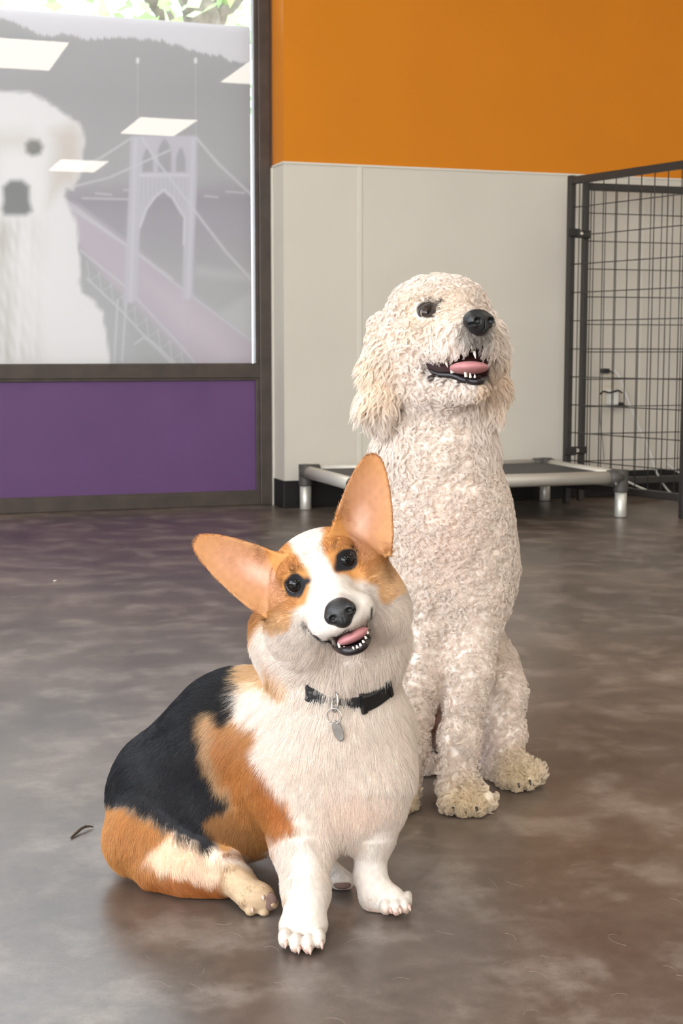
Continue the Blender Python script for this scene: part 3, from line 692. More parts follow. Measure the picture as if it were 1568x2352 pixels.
# left foreleg, foot turned out
cc_((852, 1800, 1.56, 92), (857, 1920, 1.555, 46), 0.03, 4); cc_((857, 1920, 1.555, 46), (850, 2010, 1.558, 36), 0.014, 3)
cc_((848, 2010, 1.558, 36), (868, 2050, 1.552, 38), 0.012, 3)
cc_((858, 2058, 1.553, 36), (900, 2067, 1.545, 34), 0.010, 2)
for x, y, Y, r in ((885, 2080, 1.532, 18), (908, 2082, 1.530, 19), (928, 2078, 1.534, 17), (935, 2066, 1.546, 15)): ce(x, y, Y, r - 2.5, 18, 30, 0.0022, 1)
# head frame: r right, u up, f forward (photo pixels at the eye plane)
HY = 1.46; HO = P(736, 1314, HY); HF = norm(CAM - HO); HR = RIGHT * 0.899 + np.array([0, 0, 1]) * 0.438; HR = norm(HR - HF * (HR @ HF)); HU = np.cross(HF, HR); HS = S(HY)
HAX = np.array([HR, HU, HF])
def hl(r, u, f): return HO + HS * (HR * r + HU * u + HF * f)
def hloc(p): return (np.asarray(p) - HO) @ HAX.T / HS
def he(r, u, f, a, b_, c, k=0.010, sub=False, rot=None):
    ax = HAX if rot is None else rot; CB.ell(hl(r, u, f), np.array([a, b_, c]) * HS, ax, k, sub)
def hc(p, q, ra, rb, k=0.010): CB.cone(hl(*p), hl(*q), ra * HS, rb * HS, k)
he(-2, 12, -82, 122, 90, 108, 0.02)
he(-80, -50, -70, 72, 72, 90, 0.015); he(80, -50, -70, 70, 72, 90, 0.015)
ce(765, 1470, 1.565, 172, 122, 130, 0.035, 10); ce(680, 1440, 1.56, 84, 92, 90, 0.035, 10)      # throat and ruff
he(-105, -105, -100, 75, 80, 85, 0.02); he(95, -125, -100, 66, 80, 85, 0.02)
he(-50, 32, 4, 42, 24, 26, 0.012); he(50, 32, 4, 42, 24, 26, 0.012)       # brows
hc((0, -40, 0), (0, -92, 105), 58, 38, 0.014)                             # bridge
he(-40, -112, 62, 42, 38, 62, 0.012); he(38, -112, 62, 42, 38, 62, 0.012)  # lips
he(-2, -118, 112, 38, 26, 30, 0.010)
hc((-2, -135, 0), (-6, -177, 84), 54, 28, 0.010)                          # lower jaw
# ears
for s in (-1, 1):
    Ld = norm(HR * s * 0.56 + HU * 0.81 + HF * -0.02); Nd = norm(HF * 0.97 + HR * s * 0.12 - Ld * 0.05); Nd = norm(Nd - Ld * (Nd @ Ld)); Wd = np.cross(Nd, Ld)
    CB.leaf(hl(s * 112, 22, -72), np.array([Ld, Wd, Nd]), 214 * HS,
            lambda t: HS * np.interp(t, [0, .12, .35, .6, .8, .9, .96, 1], [74, 74, 66, 54, 40, 30, 21, 6]), 6.5 * HS, lambda t: HS * np.interp(t, [0, .3, .7, 1], [34, 26, 12, 4]), 0.006)
EYES = {}
for nm, (x, y) in dict(right=(677, 1343), left=(796, 1286)).items(): EYES[nm] = CB.hit(x, y)
LIPL = [CB.hit(x, y) for x, y in ((694, 1434), (708, 1449), (720, 1459), (733, 1467), (746, 1472), (758, 1474))]
LOWER_XY = [(758, 1474), (767, 1484), (778, 1491), (792, 1495), (808, 1494), (824, 1489), (837, 1480), (845, 1466), (849, 1445), (852, 1418), (854, 1392)]
LOWER = [CB.hit(x, y) for x, y in LOWER_XY]
he(-3, -164, 118, 37, 21, 66, 0.003, True)                                 # the open mouth
CMOUTH = [(757, 1462), (768, 1480), (780, 1492), (793, 1499), (812, 1497), (831, 1490), (846, 1472), (851, 1440), (846, 1420), (838, 1440), (820, 1446), (790, 1452), (770, 1458)]

black = [(560, 1490), (574, 1520), (568, 1551), (557, 1598), (553, 1640), (530, 1655), (500, 1623), (478, 1641), (464, 1694), (475, 1748), (496, 1798), (528, 1841), (503, 1859), (471, 1873), (486, 1909), (500, 1955), (470, 1950), (432, 1934), (371, 1891), (318, 1851), (250, 1834), (120, 1800), (300, 1560), (480, 1450)]
tanside = [(553, 1636), (580, 1655), (611, 1670), (593, 1701), (596, 1748), (621, 1801), (664, 1855), (683, 1895), (660, 1915), (632, 1927), (616, 1915), (622, 1962), (600, 1968), (560, 1962), (500, 1955), (440, 1900), (440, 1640), (500, 1600)]
necktan = [(560, 1545), (585, 1522), (625, 1535), (665, 1556), (655, 1576), (600, 1572), (556, 1585)]
rump = [(100, 1790), (250, 1830), (318, 1848), (371, 1888), (432, 1931), (470, 1947), (500, 1985), (522, 2020), (520, 2120), (100, 2120)]
stripe = [(343, 1938), (400, 1919), (450, 1941), (510, 1958), (512, 1998), (500, 2018), (450, 2028), (379, 1996), (330, 1970)]
hfoot = [(505, 1990), (540, 1975), (590, 2000), (645, 2040), (645, 2110), (540, 2110), (500, 2040)]
headL = [(560, 1200), (664, 1230), (664, 1244), (683, 1275), (714, 1321), (713, 1359), (702, 1384), (674, 1408), (668, 1425), (666, 1436), (645, 1446), (618, 1446), (590, 1436), (560, 1420), (400, 1400), (400, 1150)]
headR = [(741, 1180), (741, 1217), (737, 1244), (744, 1275), (767, 1308), (806, 1332), (844, 1336), (862, 1350), (872, 1380), (895, 1392), (940, 1380), (950, 1000), (760, 1000)]
TAN, LTAN, RUF, BLK, WHT, CRM = lin('bd8349'), lin('d2ab7a'), lin('ad642a'), lin('1c1b1f'), lin('d3c9c0'), lin('b89e80')
def paint_corgi(p, N):
    px, py = proj(p); q = hloc(p); j = 5 * wave3(p, 0.02); px = px + j; py = py + 5 * wave3(p + 0.37, 0.02); px0, py0 = px - j, py
    fine = wave3(p, 0.008); col = np.zeros((len(p), 3)); col[:] = WHT
    head = (q[:, 1] > -150 + 0.2 * np.abs(q[:, 0])) & (q[:, 2] > -260) & (np.abs(q[:, 0]) < 330) & (py < 1500)
    def lay(c, m): col[:] = col * (1 - m[:, None]) + np.asarray(c) * m[:, None]
    b_ = (~head).astype(float)
    lay(LTAN, b_ * mask(px, py, necktan, 16) * 0.9)
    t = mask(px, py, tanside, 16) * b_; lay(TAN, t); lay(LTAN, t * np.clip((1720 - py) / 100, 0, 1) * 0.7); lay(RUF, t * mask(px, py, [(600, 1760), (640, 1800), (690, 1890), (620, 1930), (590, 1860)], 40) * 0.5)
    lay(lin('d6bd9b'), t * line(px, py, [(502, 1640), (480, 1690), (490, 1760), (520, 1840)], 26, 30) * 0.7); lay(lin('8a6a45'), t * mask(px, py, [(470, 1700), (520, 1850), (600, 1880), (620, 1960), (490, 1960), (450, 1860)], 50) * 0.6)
    t = mask(px, py, rump, 14) * b_; lay(lin('c9945a'), t); lay(RUF, t * np.clip((py - 1990) / 40, 0, 1) * 0.75)
    lay(lin('dcc9b5'), mask(px, py, stripe, 12) * b_)
    lay(CRM, mask(px, py, hfoot, 14) * b_)
    lay(BLK, mask(px, py, black, 12) * b_)
    lay(LTAN, b_ * mask(px, py, [(945, 1500), (965, 1520), (985, 1660), (965, 1680), (950, 1600)], 20) * 0.6)
    lay(lin('d8c3b3'), b_ * np.clip(1.3 - np.hypot((px - 812) / 85, (py - 1862) / 48), 0, 1) * 0.45 * (N[:, 1] < 0))  # shading of the chest bulge, painted into the fur colour
    # head
    h_ = head.astype(float)
    t = np.maximum(mask(px0, py, headL, 9), mask(px0, py, headR, 9)) * h_
    back = np.clip((-95 - q[:, 2]) / 30, 0, 1) * np.clip((q[:, 1] + 70) / 30, 0, 1) * h_; t = np.maximum(t, back)
    lay(lin('b47c45'), t)
    lay(LTAN, t * np.clip((-20 - q[:, 1]) / 60, 0, 1) * np.clip((np.abs(q[:, 0]) - 60) / 50, 0, 1) * 0.8)
    lay(lin('e6cfae'), t * np.clip((-40 - q[:, 1]) / 60, 0, 1) * np.clip((np.abs(q[:, 0]) - 90) / 50, 0, 1) * 0.8)
    lay(lin('7d4a1f'), h_ * line(px0, py, [(598, 1262), (606, 1330), (612, 1380), (616, 1425)], 11, 14) * 0.65); lay(lin('8a5526'), h_ * line(px0, py, [(852, 1236), (876, 1280), (889, 1330)], 10, 14) * 0.6)
    # ear insides: pale pink, rims tan
    for s in (-1, 1):
        e = (q[:, 0] * s > 95) & (q[:, 1] > -30) & (N @ HF > 0.15)
        ax_ = (q[:, :2] - [s * 112, 22]) @ np.array([s * 0.56, 0.81]); wx = (q[:, :2] - [s * 112, 22]) @ np.array([0.81, -s * 0.56]) * s
        lay(lin('ab8060'), e * 0.55); m_ = e * np.clip(1.15 - np.hypot((ax_ - 75) / 115, wx / 48) ** 2, 0, 1); lay(lin('b07d5e'), m_ * 0.9); lay(lin('cfa893'), m_ * np.clip(1 - np.hypot((ax_ - 45) / 60, (wx + 5) / 30), 0, 1) * 0.9)
        lay(lin('a8703f'), e * np.clip((ax_ - 130) / 60, 0, 1) * 0.5)
    fr = h_ * (q[:, 2] > -70)
    for k_, (x, y, ix_, iy_) in dict(a=(677, 1343, 704, 1332), b=(796, 1286, 776, 1298)).items():
        lay(lin('8a5a2a'), fr * np.clip((36 - np.hypot(px0 - x, py - y)) / 14, 0, 1) * 0.2)
        lay(BLK, fr * np.clip((28 - np.hypot(px0 - x, py - y)) / 5, 0, 1)); lay(BLK, fr * line(px0, py, [(x, y), (ix_, iy_)], 20, 10))
    for pts in ([(672, 1313), (685, 1305), (692, 1307)], [(764, 1262), (770, 1250)]): lay(lin('5a3a20'), fr * line(px0, py, pts, 7, 9) * 0.6)
    lay(lin('e3c6bb'), fr * np.clip(1 - np.hypot(px0 - 772, py - 1372) / 22, 0, 1) * 0.6); lay(lin('3a3436'), fr * mask(px0, py, [(762, 1384), (780, 1372), (812, 1372), (820, 1395), (770, 1410)], 16) * 0.8)
    lay(lin('2a1718'), (q[:, 2] > 10) * mask(px0, py, CMOUTH, 5)); lay(lin('1d1113'), (q[:, 2] > 0) * line(px0, py, [(694, 1434), (708, 1449), (720, 1459), (733, 1467), (758, 1474)], 5, 4)); lay(lin('1d1113'), (q[:, 2] > 0) * line(px0, py, [(848, 1450), (852, 1425), (854, 1392)], 5, 5))
    # pink skin tint of toes
    lay(lin('d9b7a6'), b_ * np.clip((py - 2165) / 18, 0, 1) * 0.8); lay(lin('d9b7a6'), b_ * (px > 800) * np.clip((py - 2082) / 14, 0, 1) * 0.8)
    return np.clip(col * (1 + 0.05 * fine[:, None]), 0, 1)

corgi = empty('dog', tuple(np.array([*P(700, 2000, 1.56)[:2], 0])))
tag(corgi, 'white and tan corgi with black saddle, sitting with its head tilted, big ears up', 'dog')
m_cfur = fur_mat('corgi skin and undercoat'); m_chair = hair_mat('corgi fur', 0.42)
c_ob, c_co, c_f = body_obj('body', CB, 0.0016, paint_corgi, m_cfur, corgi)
EYE_PX = [(677, 1343), (796, 1286)]
def bald(p):
    """1 where fur grows, 0 on eyes, nose and mouth"""
    px, py = proj(p); q = hloc(p); g = np.ones(len(p)); fr = (q[:, 2] > -60) & (q[:, 1] > -230) & (np.abs(q[:, 0]) < 150)
    for x, y in EYE_PX: g *= ~(fr & (np.hypot(px - x, py - y) < 25))
    g *= ~(fr & (mask(px, py, CMOUTH, 1) > 0.5)); g *= ~(fr & (np.hypot((px - 786) / 40, (py - 1410) / 36) < 1) & (q[:, 2] > 60))
    g *= ~(fr & (line(px, py, LOWER_XY, 14, 1) > 0.5))
    return g
COMB = [  # px, py, Y, direction, length mm, lift
    (765, 1575, 1.50, (0, -.25, -1), 32, .32), (660, 1555, 1.52, (-.35, -.2, -.9), 32, .32), (880, 1550, 1.52, (.35, -.2, -.9), 28, .3), (600, 1480, 1.54, (-.45, 0, -.9), 22, .30), (930, 1480, 1.54, (.40, 0, -.9), 22, .28),
    (765, 1515, 1.47, (0, -.1, -1), 16, .22), (690, 1500, 1.48, (-.4, 0, -.9), 16, .22), (850, 1500, 1.48, (.4, 0, -.9), 16, .22),
    (775, 1650, 1.49, (0, -.05, -1), 17, .18), (775, 1760, 1.48, (0, -.05, -1), 17, .18), (700, 1650, 1.50, (-.35, 0, -.95), 20, .2), (860, 1650, 1.50, (.3, 0, -.95), 18, .2),
    (600, 1620, 1.57, (-.75, .2, -.65), 26, .25), (560, 1560, 1.62, (-.8, .3, -.5), 26, .25), (640, 1640, 1.55, (-.6, .1, -.8), 24, .22), (955, 1620, 1.57, (.45, .2, -.85), 22, .35), (960, 1720, 1.57, (.35, .2, -.9), 18, .3), (930, 1810, 1.56, (.2, .1, -1), 15, .25),
    (770, 1860, 1.47, (0, 0, -1), 15, .2), (700, 1850, 1.49, (-.15, 0, -1), 12, .15), (840, 1850, 1.49, (.1, 0, -1), 12, .15), (780, 1925, 1.52, (0, .1, -1), 18, .3),
    (500, 1560, 1.66, (-.8, .35, -.5), 18, .15), (420, 1640, 1.66, (-.75, .25, -.62), 16, .12), (330, 1760, 1.66, (-.6, .2, -.77), 16, .12), (400, 1780, 1.58, (-.55, .1, -.83), 15, .12), (480, 1720, 1.57, (-.5, .1, -.85), 16, .12),
    (530, 1720, 1.57, (-.55, .1, -.83), 20, .16), (560, 1800, 1.56, (-.35, 0, -.93), 15, .13), (630, 1850, 1.53, (-.2, 0, -1), 11, .12), (560, 1900, 1.57, (-.25, 0, -1), 14, .14), (600, 1950, 1.58, (0, 0, -1), 16, .25),
    (260, 1860, 1.67, (-.35, -.1, -.93), 15, .2), (300, 1930, 1.62, (-.2, -.2, -.95), 15, .18), (250, 1940, 1.65, (-.3, -.1, -.9), 15, .25), (400, 1960, 1.58, (.1, -.1, -1), 14, .14), (470, 1990, 1.57, (.15, -.1, -1), 10, .14), (420, 2040, 1.585, (.7, 0, -.4), 9, .15),
    (550, 2030, 1.55, (.6, -.4, -.6), 5, .12), (600, 2070, 1.53, (.5, -.6, -.6), 4, .1), (700, 1960, 1.48, (.05, 0, -1), 8, .12), (640, 1980, 1.51, (-.15, 0, -1), 10, .25), (705, 2060, 1.46, (0, 0, -1), 6, .1), (700, 2140, 1.44, (0, -.7, -.6), 4, .08),
    (860, 1950, 1.53, (0, 0, -1), 7, .12), (850, 2020, 1.54, (.2, -.2, -1), 6, .12), (910, 2070, 1.53, (.7, -.5, -.4), 4, .08), (785, 2020, 1.60, (.3, -.5, -.7), 5, .12)]
cpts = np.array([P(*c[:3]) for c in COMB]); cval = np.array([[*norm(np.array(c[3], float)), c[4], c[5]] for c in COMB])
NOSE_C = hl(0, -104, 130)
def comb_corgi(p, N):
    v = idw(p, cpts, cval); q = hloc(p)
    w = np.clip((q[:, 1] + 175 - 0.0 * q[:, 0]) / 45, 0, 1) * np.clip((q[:, 2] + 230) / 60, 0, 1)
    rad = norm(p - NOSE_C); d2 = np.linalg.norm(p - NOSE_C, axis=1) / HS
    Lh = np.interp(d2, [40, 100, 170, 240, 320], [3, 4, 6.5, 12, 18]); ear = np.clip((q[:, 1] + 25) / 30, 0, 1) * np.clip((np.abs(q[:, 0]) - 104) / 20, 0, 1); Lh = np.where(q[:, 1] > -30, np.minimum(Lh, 5), Lh)
    Lh = Lh * (1 - ear) + 4.0 * ear
    for s in (-1, 1):
        e = (ear * (q[:, 0] * s > 0))[:, None]; rad = rad * (1 - e) + e * norm(HR * s * .56 + HU * .81)
    rad = norm(rad + 0.35 * np.array([0, 0, -1]) * (q[:, 1] < -60)[:, None])
    dirv = norm(v[:, :3] * (1 - w[:, None]) + rad * w[:, None]); L = (v[:, 3] * (1 - w) + Lh * w) * 1e-3; lift = v[:, 4] * (1 - w) + 0.16 * w
    return dirv, L, lift
def lay_fur(p, N, dirv, L, lift, K, seed, tuft=0.20, jit=0.13):
    r = np.random.default_rng(seed); n = len(p)
    dirv = dirv + tuft * np.stack([wave3(p, 0.022), wave3(p + 1.3, 0.022), wave3(p + 2.1, 0.022)], 1) + r.normal(size=(n, 3)) * jit
    T = norm(dirv - N * (dirv * N).sum(1)[:, None]); L = L * r.uniform(0.6, 1.15, n); out = np.zeros((n, K, 3)); x = p - N * 0.0006; out[:, 0] = x
    for j in range(1, K):
        t = (j - 0.5) / (K - 1); h = norm(T + N * (lift * (1.9 - 1.9 * t))[:, None] + np.array([0, 0, -0.12]) * t)
        x = x + h * (L / (K - 1))[:, None]; out[:, j] = x
    out[:, :, 2] = np.maximum(out[:, :, 2], 0.0015)
    return out
def w_corgi(c, N):
    face = (N * norm(CAM - c)).sum(1); q = hloc(c); hd = (q[:, 1] > -140) & (np.abs(q[:, 0]) < 260) & (q[:, 2] > -130)
    return np.where(face > -0.15, 1.0, 0.3) * bald(c) * np.where(hd, 2.0, 1.0)
p_, N_ = scatter(c_co, c_f, CB, 300000, w_corgi, 21)
d_, L_, l_ = comb_corgi(p_, N_); pos = lay_fur(p_, N_, d_, L_, l_, 5, 22)
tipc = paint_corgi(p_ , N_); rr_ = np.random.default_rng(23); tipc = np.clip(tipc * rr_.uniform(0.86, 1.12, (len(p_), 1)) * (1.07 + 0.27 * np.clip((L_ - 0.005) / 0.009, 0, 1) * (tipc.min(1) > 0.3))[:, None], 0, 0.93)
q = hloc(p_); shortf = np.clip((q[:, 1] + 140) / 40, 0, 1)
strands('coat', pos, np.array([0.00017, 0.00017, 0.00015, 0.00011, 0.00004]), tipc, m_chair, corgi)

# eyes, nose, mouth, claws
def eye(parent, c, N, look, r, iris, sclera, name='eye', lid=None, lid_r=None, pup=0.42, iri=0.9):
    z = norm(np.array(look)); x = norm(np.cross([0, 0, 1.0], z)); y = np.cross(z, x)
    def col(v):
        a = np.arccos(np.clip(v[:, 2], -1, 1)); out = np.zeros((len(v), 3)); out[:] = sclera
        out[a < iri] = iris; out[(a < iri) & (a > iri * 0.86)] = np.array(iris) * 0.5; out[a < pup] = (0.002, 0.002, 0.002); return out
    e = sphere_part(name, c, (r, r, r), [x, y, z], m_eye, parent, 40, col=col)
    zz = norm(np.array(N)); xx = norm(np.cross([0, 0, 1.0], zz)); yy = np.cross(zz, xx)
    if lid: tube_part('eyelid', [lid_r(a, xx, yy, zz) for a in np.linspace(0, 2 * math.pi, 33)], lid, m_lid, e, 8)
    return e
for k_, h_ in EYES.items():
    N1 = CB.normal(h_)[0]; N1 = norm(N1 + HF * 1.2); c = h_ - N1 * 12 * HS
    eye(corgi, c, N1, norm(CAM - h_), 21.5 * HS, (0.009, 0.0055, 0.004), (0.02, 0.014, 0.012), lid=3.6 * HS,
        lid_r=lambda a, xx, yy, zz: c + zz * (8.5 + 2 * math.cos(a) ** 2 * -1) * HS + (xx * math.cos(a) * 21.5 + yy * math.sin(a) * 19) * HS, pup=0.5, iri=1.2)
NB = Body(); NB.ell(hl(0, -98, 138), np.array([36, 27, 24]) * HS, HAX, 0.002); NB.ell(hl(0, -88, 128), np.array([30, 22, 26]) * HS, HAX, 0.003); NB.ell(hl(-1, -116, 140), np.array([20, 18, 20]) * HS, HAX, 0.003)
for s in (-1, 1):
    NB.ell(hl(s * 23, -100, 144), np.array([14, 15, 18]) * HS, HAX, 0.002); NB.ell(hl(s * 20, -102, 166), np.array([9, 6.5, 14]) * HS, HAX, 0.0015, True); NB.ell(hl(s * 34, -108, 158), np.array([10, 3.5, 12]) * HS, HAX, 0.001, True)
NB.ell(hl(0, -122, 166), np.array([1.8, 16, 8]) * HS, HAX, 0.001, True)
sdf_part('nose', NB, 0.0008, m_nose, corgi)
tube_part('lower_lip', spline([l + HF * 1.5 * HS for l in LOWER[:9]], 3), [HS * v for v in np.interp(np.linspace(0, 1, 25), [0, .15, .4, .65, .85, 1], [3, 6.5, 11, 11, 8, 3])], m_lip, corgi)
tube_part('upper_lip', spline([l + HF * 0.5 * HS for l in LIPL], 3), [HS * v for v in np.linspace(1.0, 3.2, 16)], m_lip, corgi)
sphere_part('tongue', hl(3, -160, 84), np.array([38, 15, 40]) * HS, [HR, HU, HF], m_tongue, corgi, 28, shape=lambda q: q * [1, 1 - 0.35 * math.exp(-(q[0] / 0.2) ** 2) * (q[1] > 0), 1])
for i, t in enumerate(np.linspace(-1, 1, 9)):
    r0 = 1 + 35 * t; b0 = hl(r0, -187 + 17 * t * t, 120 - 24 * t * t); tp = hl(r0 * 0.98, -187 + 17 * t * t + (12 if abs(t) == 1 else 7), 120 - 24 * t * t)
    tube_part('tooth', [b0, b0 * 0.4 + tp * 0.6, tp], [HS * 3.3, HS * 2.8, HS * 1.2], m_tooth, corgi, 8)
m_cclaw = mat('pale pink claw', (0.52, 0.36, 0.30), 0.4)
for (x, y, dx, dy) in ((657, 2168, -2, 12), (686, 2180, 0, 12), (712, 2182, 1, 12), (738, 2170, 2, 11), (895, 2092, 4, 8), (917, 2092, 4, 8), (938, 2086, 5, 8), (579, 2092, 2, 5), (604, 2064, 2, 5)):
    a = CB.hit(x, y - 4); d = np.array([dx, 0, -dy]) * HS * 0.9 + np.array([0, -0.005, 0]); e_ = a + d; e_[2] = max(e_[2], 0.0015)
    tube_part('claw', [a + np.array([0, 0.003, 0.001]), a + d * 0.4 + [0, -0.001, 0.001], e_], [0.0022, 0.0019, 0.0006], m_cclaw, corgi, 8)
h_ = CB.hit(610, 2074); sphere_part('paw_pad', h_ + [0.004, 0.0042, 0], (0.0085, 0.005, 0.0105), np.eye(3), m_pad, corgi, 20)
h_ = CB.hit(786, 2034); sphere_part('paw_pad', h_ + [0.0, 0.002, 0], (0.010, 0.004, 0.005), np.eye(3), m_pad, corgi, 20)
# ------------------------------------------------------------------ the cream curly-coated dog sitting behind
DB = Body()
def dc(a, b_, k=0.025, ins=9): DB.cone(P(*a[:3]), P(*b_[:3]), (a[3] - ins) * S(a[2]), (b_[3] - ins) * S(b_[2]), k)
def de(px, py, Y, rx, ry, rd, k=0.02, ins=9, rot=None): DB.ell(P(px, py, Y), np.array([rx - ins, rd - ins, ry - ins]) * S(Y), rot, k)
# neck, chest, barrel, rump
dc((1008, 900, 1.965, 112), (1000, 1040, 1.985, 125), 0.03); dc((1000, 1040, 1.985, 138), (1025, 1200, 1.995, 146), 0.03)
dc((1025, 1200, 1.995, 146), (1036, 1310, 2.00, 148), 0.03); dc((1036, 1310, 2.00, 146), (1035, 1440, 2.02, 112), 0.03)
dc((1020, 1330, 2.06, 140), (1010, 1560, 2.17, 145), 0.04); dc((1010, 1560, 2.17, 145), (1010, 1585, 2.20, 140), 0.03)
# right front leg
dc((1085, 1390, 1.955, 78), (1076, 1540, 1.925, 52), 0.03, 7); dc((1076, 1540, 1.925, 52), (1055, 1700, 1.912, 45), 0.02, 6); dc((1055, 1700, 1.912, 45), (1048, 1795, 1.905, 46), 0.015, 6)
de(1065, 1822, 1.897, 52, 38, 44, 0.012, 5)
for x, y, Y in ((1033, 1845, 1.872), (1064, 1850, 1.866), (1093, 1848, 1.868), (1117, 1836, 1.880)): de(x, y, Y, 22, 25, 32, 0.003, 4)
# left front leg
dc((985, 1390, 1.965, 78), (962, 1560, 1.935, 50), 0.03, 7); dc((962, 1560, 1.935, 50), (935, 1720, 1.918, 44), 0.02, 6); dc((935, 1720, 1.918, 44), (920, 1800, 1.912, 44), 0.015, 6)
de(905, 1830, 1.900, 55, 38, 52, 0.015, 5)
for x, y, Y in ((866, 1842, 1.888), (892, 1850, 1.876), (918, 1850, 1.876), (935, 1840, 1.888)): de(x, y, Y, 22, 22, 28, 0.006, 4)
# right hind leg: thigh, shank, foot
dc((1100, 1560, 2.14, 105), (1140, 1590, 2.05, 66), 0.03); dc((1140, 1590, 2.05, 66), (1152, 1690, 2.035, 52), 0.02, 7); dc((1152, 1690, 2.035, 52), (1150, 1755, 2.03, 44), 0.015, 6)
dc((1150, 1760, 2.03, 42), (1190, 1772, 1.99, 46), 0.015, 5)
for x, y, Y in ((1160, 1786, 1.985), (1185, 1790, 1.972), (1213, 1786, 1.976), (1232, 1772, 1.995)): de(x, y, Y, 22, 25, 32, 0.003, 4)
# left hind leg
dc((940, 1560, 2.14, 105), (905, 1600, 2.06, 64), 0.03); dc((905, 1600, 2.06, 64), (925, 1710, 2.06, 46), 0.02, 7); dc((925, 1720, 2.06, 44), (975, 1752, 2.045, 32), 0.015, 4)
# head: turned to its left and lifted
de(1000, 760, 1.955, 130, 124, 125, 0.02); de(1010, 696, 1.93, 106, 60, 95, 0.02)
de(925, 830, 1.93, 78, 92, 85, 0.02); de(1105, 800, 1.935, 58, 92, 70, 0.02)
dc((1015, 770, 1.905, 92), (1078, 772, 1.845, 62), 0.015); dc((1080, 759, 1.850, 48), (1090, 756, 1.846, 38), 0.012)
de(1045, 800, 1.865, 62, 40, 60, 0.012); de(1112, 790, 1.862, 34, 48, 45, 0.012)
dc((985, 870, 1.915, 72), (1085, 888, 1.862, 38), 0.015, 7)
de(1015, 905, 1.93, 85, 55, 70, 0.02)
# ears
dc((876, 750, 1.965, 34), (868, 850, 1.93, 38), 0.012, 9); dc((868, 850, 1.93, 38), (872, 920, 1.92, 48), 0.012, 9); dc((872, 920, 1.92, 48), (876, 945, 1.92, 34), 0.012, 9)
dc((1145, 780, 1.98, 22), (1138, 890, 1.955, 30), 0.012, 8); dc((1138, 890, 1.955, 30), (1130, 945, 1.95, 28), 0.012, 8)
DEYE = DB.hit(980, 713)
FAR_EYE = DEYE - 2 * ((DEYE - P(1000, 740, 1.955)) @ norm(np.array([0.83, 0.55, 0.0]))) * norm(np.array([0.83, 0.55, 0.0]))
for _ in range(6): FAR_EYE = FAR_EYE - DB.normal(FAR_EYE)[0] * float(DB(FAR_EYE[None].astype(np.float32))[0])
DLIP = [DB.hit(x, y) for x, y in ((976, 838), (985, 848), (998, 857), (1015, 861), (1035, 862), (1050, 866), (1064, 872), (1085, 876), (1104, 875), (1117, 869))]
rotm = np.array([[0.98, -0.15, 0.10], [0.15, 0.98, 0], [-0.10, 0, 0.99]])
DB.ell(P(1052, 835, 1.835), np.array([72, 60, 24]) * S(1.85), norm(rotm), 0.004, True); DB.ell(P(1094, 820, 1.815), np.array([30, 45, 34]) * S(1.85), None, 0.004, True)
DB.lump = lambda p: 0.0009 * wave3(p, 0.030).astype(np.float32) * np.clip((p[:, 2] - 0.03) / 0.03, 0, 1)

